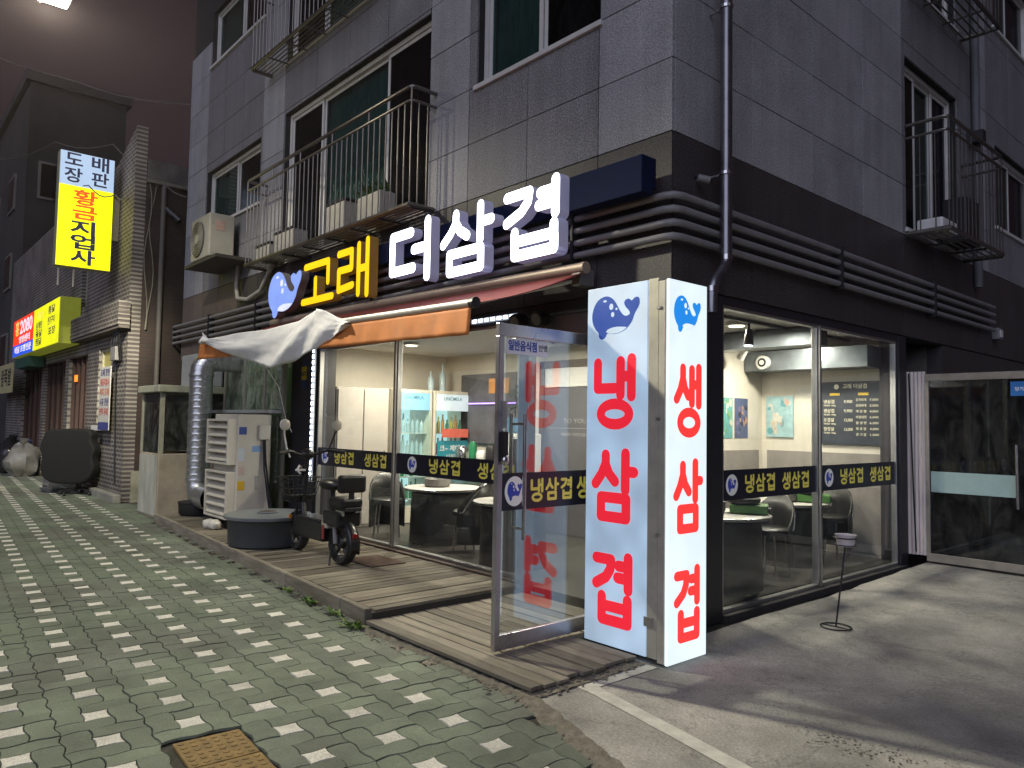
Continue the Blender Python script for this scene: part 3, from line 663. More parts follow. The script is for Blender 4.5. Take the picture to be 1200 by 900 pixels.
# fridges
def fridge(y0, y1, x0, label, cols, head):
    t = thing('drinks_fridge', label, 'fridge', (x0-.3, (y0+y1)/2, .085), 'drinks fridges'); z0, z1 = .09, 2.03
    fr = B(); fr.box(x0-.6, x0-.55, y0, y1, z0, z1); fr.box(x0-.55, x0, y0, y0+.05, z0, z1); fr.box(x0-.55, x0, y1-.05, y1, z0, z1); fr.box(x0-.55, x0, y0+.05, y1-.05, z0, z0+.25); fr.box(x0-.55, x0, y0+.05, y1-.05, z1-.05, z1)
    body = fr.build('body', mat('fridge_white', (.75,.7,.58), .4, var=.04), t, bevel=.01)
    B().box(x0-.549, x0-.53, y0+.05, y1-.05, z0+.25, z1-.05).build('lit_back', mat('fridge_glow', (.8,.85,.85), .5, emis=(.62,.9,.95), es=.95), t)
    B().box(x0-.05, x0+.004, y0+.05, y1-.05, z1-.3, z1-.05).build('header_panel', head, t)
    text('UNICMELA', .07, mat('header_text', (.1,.3,.4), .5), t, S(x0+.006, (y0+y1)/2, z1-.12), bold=.01)
    for k, zz in enumerate((.42, .74, 1.06, 1.38)):
        B().box(x0-.52, x0-.06, y0+.05, y1-.05, zz, zz+.015).build('shelf', WHT, t)
        n = 7
        for i in range(n):
            yy = y0+.1+(y1-y0-.2)*i/(n-1); h = .2+.04*((i*7+k*3) % 3); c = cols[k][i % len(cols[k])]
            B().lathe([(.028, 0), (.028, h*.6), (.012, h*.8), (.012, h)], (x0-.14, yy, zz+.016), 8).build('bottle', c, t, smooth=True)
    B().box(x0+.0, x0+.012, y0+.03, y1-.03, z0+.25, z1-.3).build('glass_door', glass('fridge_glass', (.9,.97,.97), 1.5, .02), t)
    return t
gb = mat('green_bottle', (.03,.22,.1), .2); bb_ = mat('brown_bottle', (.14,.06,.02), .2); yb = mat('yellow_can', (.7,.5,.06), .3); rb = mat('red_can', (.65,.06,.04), .3); cb = mat('clear_bottle', (.5,.62,.66), .2); ob = mat('orange_can', (.75,.3,.05), .3)
hb = mat('header_blue', (.25,.5,.7), .4, emis=(.3,.6,.85), es=.5); hw = mat('header_pale', (.7,.8,.85), .4, emis=(.7,.85,.95), es=.45)
fridge(1.2, 1.88, -5.72, 'left drinks fridge with blue header and rows of clear bottles', [[gb], [gb, cb], [cb], [cb]], hb)
f2 = fridge(1.91, 2.6, -5.72, 'right drinks fridge with pale header, cans and a teal poster on its door', [[gb], [gb], [rb, rb, ob], [gb, yb, ob]], hw)
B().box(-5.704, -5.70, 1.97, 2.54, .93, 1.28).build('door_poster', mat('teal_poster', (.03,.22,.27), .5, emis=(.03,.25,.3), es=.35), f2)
text('크~ 제대로', .1, WVIN, f2, S(-5.698, 2.25, 1.16), width=.48, bold=.02); text('시원하게', .09, WVIN, f2, S(-5.698, 2.3, 1.03), width=.36, bold=.02)
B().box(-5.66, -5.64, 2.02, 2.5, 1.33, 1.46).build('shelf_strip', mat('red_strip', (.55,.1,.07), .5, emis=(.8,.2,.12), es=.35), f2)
for yy, h, lb in ((2.0, .3, 'short clear bottle standing on top of the right fridge'), (2.22, .42, 'tall clear bottle standing on top of the right fridge')):
    tag(B().lathe([(.05, 0), (.05, h*.6), (.018, h*.78), (.018, h)], (-5.95, yy, 2.03), 12).build('display_bottle', cb, loc=(-5.95, yy, 2.03), smooth=True), lb, 'bottle')
lk = thing('metal_locker', 'tall pale grey metal locker left of the fridges', 'locker', (-6.0, .75, .085)); LKM = mat('locker_grey', (.42,.39,.35), .5, var=.06)
B().box(-6.35, -5.77, .32, 1.15, .09, 2.02).build('body', LKM, lk, bevel=.008)
for a, c in ((.34, .73), (.745, 1.13)): d = B().box(-5.768, -5.75, a, c, .13, 1.99).build('door', LKM, lk, bevel=.004); B().box(-5.75, -5.735, c-.06, c-.045, 1.0, 1.14).build('handle', STEEL, d)
# tables, grills, stools
TOP = mat('table_top', (.6,.58,.55), .35, var=.08, scale=5); 
def table(x, y, r, label):
    t = thing('round_table', label, 'table', (x, y, .085), 'round barbecue tables')
    B().lathe([(r-.01, .635), (r, .64), (r, .665), (r-.012, .67)], (x, y, .085), 36).build('tabletop', TOP, t, smooth=True)
    B().lathe([(r+.001, .642), (r+.008, .645), (r+.008, .66), (r+.001, .663)], (x, y, .085), 36, cap=False).build('rim', STEEL, t, smooth=True)
    B().lathe([(r*.84, .0), (r*.8, .6), (r*.7, .63)], (x, y, .085), 24).build('drum', mat('drum_black', (.016,.015,.015), .6, var=.2), t, smooth=True)
def burner(x, y, rz, label):
    t = thing('gas_burner', label, 'burner', (x, y, .755), 'tabletop gas burners'); M = Matrix.Translation((x, y, .756)) @ Matrix.Rotation(rz, 4, 'Z')
    B().box(-.17, .17, -.13, .13, .005, .085, M).build('body', mat('burner_green', (.08,.22,.05), .4, var=.1), t, bevel=.012)
    B().lathe([(.1, .085), (.15, .1), (.155, .14), (.145, .14), (.1, .105)], (-.05, 0, 0), 20, M).build('grill_pan', DKM, t, smooth=True)
    B().cyl(M @ Vector((.17, -.07, .045)), M @ Vector((.19, -.07, .045)), .02, 12).build('knob', BLK, t)
def pot(x, y, label):
    t = thing('grill_pot', label, 'grill', (x, y, .755), 'round table grills')
    B().lathe([(.14, 0), (.16, .02), (.16, .1), (.15, .105), (.14, .09)], (x, y, .756), 24).build('bowl', mat('pot_grey', (.2,.19,.18), .5, .3, var=.2), t, smooth=True); B().lathe([(.13, .092), (.13, .098)], (x, y, .756), 20).build('plate', DKM, t)
def chair(x, y, rz, label):
    t = thing('tub_chair', label, 'chair', (x, y, .085), 'restaurant chairs'); M = Matrix.Translation((x, y, .085)) @ Matrix.Rotation(rz, 4, 'Z')
    B().lathe([(.19, .42), (.2, .44), (.2, .47), (.18, .485)], (0, 0, 0), 24, M).build('seat', mat('black_vinyl', (.02,.02,.02), .4), t, smooth=True)
    arc = [M @ Vector((.23*math.cos(a), .23*math.sin(a), .47+.33*math.sin(max(0, min(PI, (a-PI*.05)/(.9*PI)*PI))))) for a in [PI*i/18 for i in range(19)]]
    B().tube(arc, .011, 8).build('back_hoop', STEEL, t, smooth=True)
    def pad(s, q): a = PI*(-.05+1.1*s); return M @ Vector((.22*math.cos(a), .22*math.sin(a), .12+q*(.38+.3*math.sin(PI*max(0, min(1, s))))))
    B().grid(pad, 16, 4).build('backrest', MC['black_vinyl'], t, smooth=True, solid=.02)
    for a in range(4): an = PI/4+a*PI/2; B().tube([M @ Vector((.15*math.cos(an), .15*math.sin(an), .42)), M @ Vector((.2*math.cos(an), .2*math.sin(an), 0))], .011, 6).build('leg', STEEL, t)
table(-4.15, .95, .48, 'round white table behind the middle of the street window'); table(-2.45, .62, .42, 'round pale table nearest the open door behind the street glass')
table(-.55, 1.55, .43, 'round table with green burner behind the first lot window'); table(-.78, 3.2, .43, 'round table with grill behind the second lot window')
pot(-.68, 1.5, 'grey grill bowl on the table behind the first lot window'); burner(-.38, 1.72, .5, 'green gas burner behind the first lot window'); pot(-.8, 3.1, 'grey grill bowl on the table behind the second lot window'); burner(-.55, 3.3, .5, 'green gas burner behind the second lot window')
burner(-2.3, .55, .2, 'green gas burner on the table nearest the open door'); pot(-4.2, .9, 'grey grill bowl on the table behind the street window')
chair(-3.3, .72, -1.2, 'black tub chair between the two street window tables'); chair(-4.9, .62, 1.2, 'black tub chair left of the street window table'); chair(-.5, 2.3, 0, 'chrome hooped chair behind the first lot window table'); chair(-.62, 3.85, 0, 'chrome hooped chair at the far lot window table'); chair(-3.6, 1.75, 0, 'black tub chair behind the middle table in front of the kitchen')
# menu board, posters, inner door, dispenser with plant
mb = thing('menu_board', 'dark menu board with pale price lists on the cream end wall', 'menu board', (-.55, 4.28, 1.7)); BD = mat('board_dark', (.045,.055,.075), .5, var=.2)
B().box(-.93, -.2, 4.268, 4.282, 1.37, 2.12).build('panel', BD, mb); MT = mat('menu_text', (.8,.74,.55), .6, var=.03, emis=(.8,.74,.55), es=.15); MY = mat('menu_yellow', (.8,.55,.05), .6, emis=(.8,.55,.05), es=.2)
def mtx(s, size, x, z, w=None, m=MT, al='CENTER', bold=.012): text(s, size, m, mb, F(x, 4.266, z), w, bold, align=al)
mtx('고래 더삼겹', .06, -.52, 2.06); B().lathe([(.03, 0), (.03, .002)], (0,0,0), 16, F(-.74, 4.268, 2.06)).build('emblem_disc', MT, mb)
for x in (-.76, -.42): B().box(x-.06, x+.06, 4.264, 4.267, 1.955, 1.985).build('price_tag', MY, mb)
for i, (a, p) in enumerate((('냉삼겹', '9,900'), ('생삼겹', '9,900'), ('오겹살', '13,000'), ('항정살', '13,000'))):
    mtx(a, .05, -.9, 1.88-.11*i, .13, al='LEFT'); mtx('국내산 180g', .026, -.9, 1.835-.11*i, .15, al='LEFT'); mtx(p, .05, -.6, 1.88-.11*i, .1)
for i, (a, p) in enumerate((('김치찌개', '7,000'), ('된장찌개', '3,000'), ('계 란 찜', '4,000'), ('비빔냉면', '6,000'), ('물 냉 면', '6,000'), ('볶 음 밥', '4,000'), ('공 기 밥', '1,000'))):
    mtx(a, .036, -.51, 1.9-.068*i, .12, al='LEFT'); mtx(p, .036, -.3, 1.9-.068*i, .1)
def poster(name, M, w, h, cols, label, seed):
    t = thing(name, label, 'poster', M @ Vector((0, 0, 0)))
    B().prism([(-w/2, -h/2), (w/2, -h/2), (w/2, h/2), (-w/2, h/2)], 0, .004, M).build('sheet', cols[0], t)
    rn = random.Random(seed)
    for k in range(16):
        c = (rn.uniform(-w*.38, w*.38), rn.uniform(-h*.4, h*.4)); rr = rn.uniform(.04, .13)*w; n = 9
        B().prism([(max(-w/2, min(w/2, c[0]+rr*rn.uniform(.6, 1.4)*math.cos(2*PI*i/n))), max(-h/2, min(h/2, c[1]+rr*1.4*rn.uniform(.6, 1.4)*math.sin(2*PI*i/n)))) for i in range(n)], .002, .0045+k*.0003, M).build('print_patch', cols[1+k % (len(cols)-1)], t)
pm = lambda n, c: mat('print_'+n, c, .6, var=.15, scale=14)
poster('wall_poster', F(-1.48, 4.28, 1.70), .37, .52, [pm('sky', (.38,.58,.62)), pm('sand', (.66,.6,.5)), pm('cream', (.7,.68,.6)), pm('teal', (.15,.4,.45)), pm('rose', (.6,.42,.36))], 'pale turquoise summer poster on the cream end wall', 3)
poster('wall_poster', S(-1.738, 3.8, 1.67), .3, .5, [pm('navy', (.1,.13,.25)), pm('skin', (.5,.3,.22)), pm('violet', (.2,.17,.32)), pm('dark', (.04,.04,.07))], 'dark blue and brown poster beside the corner of the side wall', 5)
poster('wall_poster', S(-1.738, 3.46, 1.67), .28, .5, [pm('aqua', (.15,.42,.42)), pm('leaf', (.2,.4,.2)), pm('paper', (.6,.64,.55))], 'green and aqua poster at the edge of the first lot window', 8)
idr = thing('inner_door', 'dark grey inner door panel with white kitchen lettering', 'door', (-3.6, 2.58, .085)); BRN = mat('brown_trim', (.1,.075,.06), .5, var=.15)
fr_ = B(); fr_.box(-4.12, -4.03, 2.55, 2.62, .085, 2.42); fr_.box(-4.12, -2.9, 2.55, 2.62, 2.32, 2.42); fr_.box(-2.98, -2.9, 2.55, 2.62, .085, 2.32); fr_.build('frame', BRN, idr)
B().box(-4.03, -2.98, 2.57, 2.6, .09, 2.05).build('leaf', mat('charcoal_panel', (.1,.1,.115), .5, var=.1), idr); B().box(-4.03, -2.98, 2.57, 2.6, 2.06, 2.32).build('transom', WHT, idr)
GT = mat('grey_letter', (.42,.42,.42), .6); text('TO YOU', .085, GT, idr, F(-3.45, 2.568, 1.6), width=.42); text('FRESH  KITCHEN', .055, GT, idr, F(-3.45, 2.568, 1.42), width=.5); B().box(-3.95, -3.0, 2.565, 2.568, 1.5, 1.507).build('rule', GT, idr)
bx('wall_panel', mat('white_panel', (.68,.7,.72), .5, var=.03), apt, -4.6, -4.13, 2.57, 2.605, 1.0, 2.42)
ds = thing('water_dispenser', 'white water dispenser standing under the potted plant', 'dispenser', (-4.2, 2.25, .085))
B().box(-4.5, -4.0, 2.1, 2.5, .09, 1.42).build('body', WHT, ds, bevel=.02); B().box(-4.2, -4.06, 2.085, 2.1, 1.0, 1.35).build('control_panel', DKM, ds)
for x_ in (-4.37, -4.12): B().box(x_-.03, x_+.03, 2.04, 2.1, .7, .98).build('tap', mat('red_tap', (.6,.12,.08), .4), ds, bevel=.008)
pl = thing('potted_plant', 'small leafy plant in a blue pot on the water dispenser', 'plant', (-4.3, 2.3, 1.42))
B().lathe([(.1, 0), (.13, .02), (.15, .2), (.14, .21)], (-4.3, 2.3, 1.421), 18).build('pot', mat('blue_pot', (.12,.25,.42), .3), pl, smooth=True)
B().tube([(-4.3, 2.3, 1.6), (-4.29, 2.29, 1.75), (-4.31, 2.3, 1.92)], .018, 7, r1=.009).build('stem', mat('bark', (.13,.09,.06), .8), pl)
b = B()
def leaf(b, p, d, L, w):
    d = Vector(d).normalized(); s = d.cross(Vector((0, 0, 1))).normalized(); n = s.cross(d); p = Vector(p)
    b.add([p, p+d*L*.45+s*w+n*L*.06, p+d*L-n*L*.1, p+d*L*.45-s*w+n*L*.06, p+d*L*.5+n*L*.02], [(0, 3, 4), (3, 2, 4), (2, 1, 4), (1, 0, 4)])
for i in range(110):
    a = random.uniform(0, 2*PI); r = random.uniform(.0, .2); leaf(b, (-4.3+r*math.cos(a), 2.3+r*math.sin(a), 1.75+random.uniform(0, .32)), (math.cos(a), math.sin(a), random.uniform(-.4, .6)), random.uniform(.06, .11), random.uniform(.015, .028))
b.build('foliage', mat('leaf_green', (.07,.13,.04), .5, var=.25, rnd=.1), pl)
ps = tag(B().box(-5.65, -4.55, 2.5, 2.515, 1.84, 1.86).build('purple_light_strip', mat('purple_led', (.5,.3,.7), .5, emis=(.6,.35,1), es=2.2), loc=(-5.1, 2.5, 1.85)), 'thin purple light strip over the kitchen opening', 'light strip')
kc = thing('kitchen_counter', 'cluttered steel kitchen counter right of the fridges', 'counter', (-5.1, 2.3, .085)); B().box(-5.65, -4.62, 2.05, 2.53, .09, .95).build('cabinet', STEEL, kc, bevel=.01); B().box(-5.66, -4.6, 2.03, 2.54, .95, .98).build('worktop', STEEL, kc)
for k_, (xx, hh, rr, mm, lb) in enumerate(((-5.45, .22, .1, STEEL, 'steel pot on the kitchen counter beside the fridge'), (-5.2, .3, .06, gb, 'green bottle on the kitchen counter'), (-4.98, .18, .09, WHT, 'white bowl stack on the kitchen counter'), (-4.78, .26, .08, DKM, 'dark kettle on the kitchen counter by the dispenser'))):
    tag(B().lathe([(rr*.9, 0), (rr, .02), (rr, hh*.8), (rr*.7, hh)], (xx, 2.25, .981), 14).build('kitchenware', mm, loc=(xx, 2.25, .981), smooth=True), lb, 'kitchenware')
og = tag(B().box(-5.2, -4.75, 2.53, 2.545, 2.0, 2.22).build('orange_notice', mat('orange_notice', (.6,.28,.1), .6, emis=(.6,.25,.06), es=.15), loc=(-5, 2.53, 2.1)), 'orange notice hung above the kitchen opening', 'notice')

# ------------------------------------------------------------------ pipes and drain
pr = thing('wall_pipes', 'four parallel grey pipes wrapping the building corner above the shop', 'pipes', (0, 0, 3.1))
for k in range(4):
    z = 2.975+.105*k; B().tube([(-11.55, -.07, z), (-.02, -.07, z), (.045, -.045, z), (.07, .02, z), (.07, 7.34, z)], .029, 10).build('pipe', GREYP, pr, smooth=True)
for p in (-.95, -4.2, -7.6, -9.6): B().box(p-.012, p+.012, -.115, -.004, 2.92, 3.34).build('bracket', DKM, pr)
for p in (2.6, 5.05): B().box(.004, .115, p-.012, p+.012, 2.92, 3.34).build('bracket', DKM, pr)
dr = thing('drainpipe', 'shiny steel drainpipe running down the corner and bending above the light box', 'drainpipe', (.15, .46, 2.5))
DPM = mat('drain_steel', (.24,.24,.26), .3, .9, var=.15)
B().tube([(.155, .49, 9.5), (.155, .49, 2.86), (.16, .46, 2.8), (.17, .3, 2.66), (.17, .27, 2.58), (.17, .27, 2.42)], .046, 14).build('pipe', DPM, dr, smooth=True)
for z in (3.55, 4.9, 6.3, 7.8): B().tube([(.155, .49, z-.012), (.155, .49, z+.012)], .054, 14).build('clamp', STEEL, dr); B().box(0, .13, .48, .5, z-.008, z+.008).build('clamp_arm', STEEL, dr)
for z in (2.88, 2.6): B().tube([(.155 if z > 2.7 else .17, .49 if z > 2.7 else .27, z-.02), (.155 if z > 2.7 else .17, .49 if z > 2.7 else .27, z+.02)], .052, 14).build('joint_collar', STEEL, dr, smooth=True)
wc = thing('wall_camera', 'small camera on the dark stone beside the drainpipe', 'camera', (.02, .3, 3.52)); B().tube([(.0, .3, 3.52), (.07, .3, 3.5)], .02, 8).build('arm', DKM, wc); B().tube([(.05, .26, 3.49), (.11, .33, 3.47)], .03, 10).build('body', GREYP, wc)

# ------------------------------------------------------------------ shop sign: letters and whale
sg = thing('letter_sign', 'glowing yellow and white letter sign with blue whale above the awning', 'sign', (-3.4, -.1, 2.95))
LY = -.20
B().box(-6.75, -.06, -.17, -.118, 3.335, 3.57).build('back_panel', NAVY, sg, bevel=.006)
B().box(-.80, -.05, -.30, -.172, 3.28, 3.565).build('end_box', NAVY, sg, bevel=.008)
for ch, x, z, w, h, f, s_ in (('고', -5.6, 3.02, .86, .56, E_YE, E_YS), ('래', -4.68, 2.98, .78, .64, E_YE, E_YS), ('더', -3.5, 3.02, .8, .59, E_WH, E_WS), ('삼', -2.56, 2.97, .83, .62, E_WH, E_WS), ('겹', -1.64, 2.98, .83, .62, E_WH, E_WS)):
    b = B(); glyph(b, ch, F(x, LY, z), w, h, (.098 if ch in '삼겹' else .108) if f is E_WH else .088, .11, step=.0008, side=1); b.build('letter', [f, s_], sg)
whale(F(-6.6, LY-.02, 2.93), 1.02, .64, .11, E_BL, lightface('whale_mark_glow', (.7,.76,1), .85), sg, side=E_BLS)

# ------------------------------------------------------------------ awning with cloth
aw = thing('retractable_awning', 'orange red awning pulled out over the shop front', 'awning', (-3.5, -.2, 2.4))
AR0, AR1, AL0, AL1 = Vector((-.7, -.22, 2.775)), Vector((-.64, -1.4, 2.383)), Vector((-6.75, -.22, 2.87)), Vector((-6.3, -1.32, 2.52))
CLO = mat('awning_red', (.24,.035,.03), .8, var=.15, scale=5); ORG = mat('valance_orange', (.62,.21,.05), .8, var=.16, scale=4, bump=.2, bscale=8)
def awp(s, t): p = AL0.lerp(AR0, s).lerp(AL1.lerp(AR1, s), t); p.z -= .03*math.sin(PI*t)+.008*math.sin(s*40)*t; return p
B().grid(awp, 60, 10).build('cloth', CLO, aw, smooth=True, solid=.004)
B().tube([AL0+Vector((0,.03,.05)), AR0+Vector((0,.03,.05))], .05, 12).build('roller', mat('roller_cover', (.45,.36,.28), .5, .3), aw, smooth=True)
B().tube([AL1, AR1], .03, 10).build('front_bar', mat('bar_white', (.62,.58,.5), .4, .2), aw, smooth=True)
B().tube([AR1+Vector((-.01,0,0)), AR1+Vector((.04,0,0))], .04, 12).build('bar_cap', DKM, aw)
def val(s, t): p = AL1.lerp(AR1, s); return p+Vector((.0, -.012-.02*t+.006*t*math.sin(s*58)+.004*t*math.sin(s*131)+.012*t*noise.noise(Vector((s*16,0,2))), -.02-.205*t))
B().grid(val, 130, 6).build('valance', ORG, aw, smooth=True, solid=.003)
def arm(sx):
    a = AL0.lerp(AR0, sx)+Vector((0, .05, -.03)); e = AL1.lerp(AR1, sx)+Vector((-.25, .06, 0)); m_ = a.lerp(e, .5)+Vector((-.75, .05, .0))
    B().tube([a, m_], .024, 8).build('arm', ALU, aw); B().tube([m_, e], .02, 8).build('arm', ALU, aw); B().ell(m_, (.04, .04, .04)).build('elbow', ALU, aw, smooth=True); B().box(a.x-.05, a.x+.05, a.y-.05, a.y+.12, a.z-.06, a.z+.08).build('bracket', ALU, aw, bevel=.008)
arm(.985); arm(.25)
cl = B()   # white cloth slung over the awning front
TOPL = [(-5.987, 2.523), (-5.095, 2.506), (-4.148, 2.494), (-3.349, 2.51), (-3.083, 2.55), (-2.965, 2.594), (-2.745, 2.531), (-2.503, 2.454), (-2.35, 2.402)]
BOTL = [(-5.922, 2.476), (-5.288, 2.332), (-4.572, 2.185), (-3.944, 2.082), (-3.508, 2.121), (-3.11, 2.181), (-2.808, 2.241), (-2.572, 2.308), (-2.348, 2.379)]
def lerpl(L, t): t = max(0, min(.9999, t))*(len(L)-1); i = int(t); f = t-i; return (L[i][0]*(1-f)+L[i+1][0]*f, L[i][1]*(1-f)+L[i+1][1]*f)
def tarp(s, t):
    a = lerpl(TOPL, s); c = lerpl(BOTL, s); x_ = a[0]*(1-t)+c[0]*t; z_ = a[1]*(1-t)+c[1]*t
    k = math.sin(PI*t)
    return (x_, -1.40-.03*k-.03*noise.noise(Vector((s*5, t*1.5, 0)))-.02*math.sin(s*24+t*5)*t-.004*noise.noise(Vector((s*26, t*9, 7)))-.008*abs(noise.noise(Vector((s*8+t*3, t*5-s*4, 5)))), z_+.012*noise.noise(Vector((s*9, t*3, 4))))
cl.grid(tarp, 90, 18)
cl.grid(lambda s, t: (-5.9-.2*s+.05*t, -1.40-.02*math.sin(t*6), 2.51+.03*s+(t-.5)*(.05+.11*s)), 6, 4)
tag(cl.build('white_cloth', mat('white_tarp', (.82,.8,.77), .75, var=.06, bump=.25, bscale=14), smooth=True, solid=.003, loc=(-4.6, -1.4, 2.1)), 'white cloth slung loosely over the left front of the awning', 'cloth')

# ------------------------------------------------------------------ light boxes at the corner
VR = (.9, .018, .03)
E_A = lightface('box_face_pale', (.42, .64, .9), .58, (.45, .45, .45), .22); E_B2 = lightface('box_face_white', (.8, .94, 1), .92, (.6,.6,.6), .06)
E_RA = lightface('box_red', (.95,.02,.045), .72, (.5,.02,.03), .06); E_RB = lightface('box_red_bright', (1,.05,.045), .95, (.5,.02,.03), .05)
E_BA = lightface('box_blue', (.015,.07,.36), .4, (.02,.06,.3), .08); E_BB = lightface('box_blue_bright', (.02,.3,.9), .85, (.02,.1,.4), .05)
BOXM = mat('box_frame', (.46,.43,.36), .45, .2, var=.12)
la = thing('light_box', 'tall pale blue light box with red letters facing the street beside the door', 'light box', (0, -.5, .03), 'corner light boxes')
B().box(-.265, .285, -.615, -.32, .045, 2.53).build('case', BOXM, la, bevel=.006); B().box(-.26, .283, -.642, -.617, .05, 2.525).build('face', E_A, la, bevel=.004)
for ch, z in (('냉', 1.55), ('삼', .90), ('겹', .20)):
    b = B(); glyph(b, ch, F(-.19, -.642, z), .385, .47, .075, .0015, step=.0002); b.build('letter', E_RA, la)
whale(F(-.215, -.642, 2.15), .43, .31, .0015, E_BA, E_A, la)
B().box(.287, .372, -.64, -.32, .05, 2.53).build('side_frame', BOXM, la, bevel=.004)
for z in (.28,): B().box(.27, .345, -.648, -.641, z-.03, z+.03).build('hinge_plate', ALU, la)
lb = thing('light_box', 'narrow bright white light box with red letters facing the parking lot', 'light box', (.35, -.4, .03), 'corner light boxes')
B().box(.376, .43, -.645, -.21, .035, 2.505).build('case', BOXM, lb, bevel=.004); B().box(.432, .456, -.64, -.215, .03, 2.515).build('face', E_B2, lb, bevel=.004)
for ch, z in (('생', 1.5), ('삼', .86), ('겹', .16)):
    b = B(); glyph(b, ch, S(.456, -.575, z), .30, .46, .063, .0015, step=.0002); b.build('letter', E_RB, lb)
whale(S(.456, -.59, 2.17), .30, .25, .0015, E_BB, E_B2, lb)
for z in (.85, 2.33, 1.6): B().box(.36, .395, -.652, -.646, z-.008, z+.008).build('latch', ALU, lb)

# ------------------------------------------------------------------ open glass door
gd = thing('glass_door', 'open stainless framed glass door standing at right angles to the shop', 'door', (-.36, -.77, .06))
fr_ = B(); Y0, Y1, X0, X1 = -1.40, -.12, -.385, -.345
fr_.box(X0, X1, Y0, Y1, .072, .172); fr_.box(X0, X1, Y0, Y1, 2.135, 2.22); fr_.box(X0, X1, Y0, Y0+.045, .172, 2.135); fr_.box(X0, X1, Y1-.045, Y1, .172, 2.135)
fr_.build('frame', mat('door_steel', (.5,.48,.52), .3, .9, var=.1), gd, bevel=.004)
B().box(-.369, -.361, Y0+.045, Y1-.045, .172, 2.135).build('pane', GL_DOOR, gd)
bd = B().box(-.359, -.357, Y0+.047, Y1-.047, .975, 1.222).build('window_band', NV, gd)
M = S(-.357, -1.235, 1.1); B().prism([(.088*math.cos(2*PI*i/28), .1*math.sin(2*PI*i/28)) for i in range(28)], 0, .0012, M).build('emblem_disc', WVIN, bd); whale(S(-.3558, -1.3, 1.035), .13, .13, .001, BVIN, WVIN, bd)
for k, u in (('냉삼겹', -1.09), ('생삼겹', -.63)):
    for i, ch in enumerate(k): b = B(); glyph(b, ch, S(-.357, u+i*.145, 1.025), .125, .15, .021, .0012, step=.00012); b.build('letter', YEL, bd)
st = B().box(-.360, -.358, -1.33, -.95, 2.02, 2.125).build('sticker', mat('sticker_white', (.85,.87,.92), .6, var=.03), gd)
text('일반음식점', .075, mat('sticker_blue', (.02,.06,.4), .5), gd, S(-.3565, -1.18, 2.075), width=.26, bold=.025); text('안병', .05, mat('sticker_grey', (.1,.11,.13), .5), gd, S(-.3565, -.99, 2.075), bold=.02)
for x_ in (-.30, -.44):
    hd = B().tube([(x_, -1.2, .78), (x_, -1.2, 1.62)], .014, 10).build('handle', STEEL, gd, smooth=True)
    for z in (.85, 1.55): B().tube([(x_, -1.2, z), (-.365, -1.2, z)], .009, 6).build('handle_stud', STEEL, hd)
lk_ = B().box(-.345, -.315, -1.39, -1.33, 1.3, 1.5).build('lock', BLK, gd, bevel=.01); B().box(-.345, -.33, -1.385, -1.335, 1.52, 1.7).build('lock_plate', STEEL, gd); B().ell((-.315, -1.36, 1.31), (.025, .03, .035)).build('knob', STEEL, gd, smooth=True)
sp = B()
tf = thing('flood_lamp', 'pair of dark round lamps under the awning above the door', 'lamp', (-1.5, -.05, 2.5))
for x_ in (-1.65, -1.36): B().tube([(x_, -.02, 2.5), (x_, -.12, 2.47)], .075, 16).build('shade', DKM, tf, smooth=True); B().tube([(x_, -.121, 2.469), (x_, -.124, 2.468)], .055, 16).build('lens', GREYP, tf)

# ------------------------------------------------------------------ LED strips
LEDM = mat('led_white', (.9,.9,.9), .4, emis=(.82,.92,1), es=7)
ls = thing('led_strip', 'vertical white led strip on the dark pillar left of the glass', 'led strip', (-5.74, -.03, .8))
B().box(-5.80, -5.735, -.035, -.012, .75, 2.52).build('channel', mat('led_channel', (.6,.62,.66), .4, var=.03, emis=(.6,.7,.9), es=.35), ls)
for i in range(22): z = .82+i*.078; B().box(-5.792, -5.743, -.04, -.036, z, z+.042).build('led', LEDM, ls)
l2 = thing('led_strip', 'short horizontal white led strip above the door under the awning', 'led strip', (-2.05, -.03, 2.55))
B().box(-2.4, -1.72, -.03, .0, 2.53, 2.575).build('channel', MC['led_channel'], l2)
for i in range(7): x_ = -2.37+i*.093; B().box(x_, x_+.055, -.035, -.031, 2.54, 2.565).build('led', LEDM, l2)
ps_ = thing('pillar_sticker', 'yellow and blue round parking sticker on the dark pillar', 'sticker', (-6.05, -.02, 2.2)); B().box(-6.15, -5.98, -.016, -.0125, 1.98, 2.4).build('plate', mat('sticker_navy', (.02,.05,.16), .5), ps_)
B().box(-6.14, -5.99, -.019, -.017, 2.1, 2.28).build('stripe', mat('sticker_yellow', (.65,.55,.03), .5), ps_); text('ADT', .08, BLK, ps_, F(-6.065, -.0195, 2.18), bold=.03)
# ================================================================== left of the shop: lean-to, booth, duct, unit, tub
ge = thing('glass_leanto', 'green filmed glass lean-to with aluminium frames behind the outdoor unit', 'lean-to', (-7.6, -.1, .1)); OLV = mat('olive_frame', (.33,.33,.26), .5, .3, var=.1)
xs = [-8.65, -7.85, -7.1, -6.48]
for a, c in zip(xs[:-1], xs[1:]):
    B().box(a+.03, c-.03, -.11, -.1, 1.7, 2.6).build('pane', GL_G, ge); B().box(a+.03, c-.03, -.11, -.1, .12, 1.6).build('pane', GL_G, ge)
for a in xs: B().box(a-.03, a+.03, -.135, -.08, .1, 2.62).build('post', OLV, ge, bevel=.004)
B().box(-8.68, -6.47, -.33, -.06, 1.64, 1.69).build('ledge', mat('ledge_metal', (.5,.52,.5), .4, .3), ge, bevel=.006)
B().box(-8.65, -6.48, .15, .17, .1, 2.6).build('back', mat('leanto_back', (.3,.36,.25), .7, var=.2), ge)
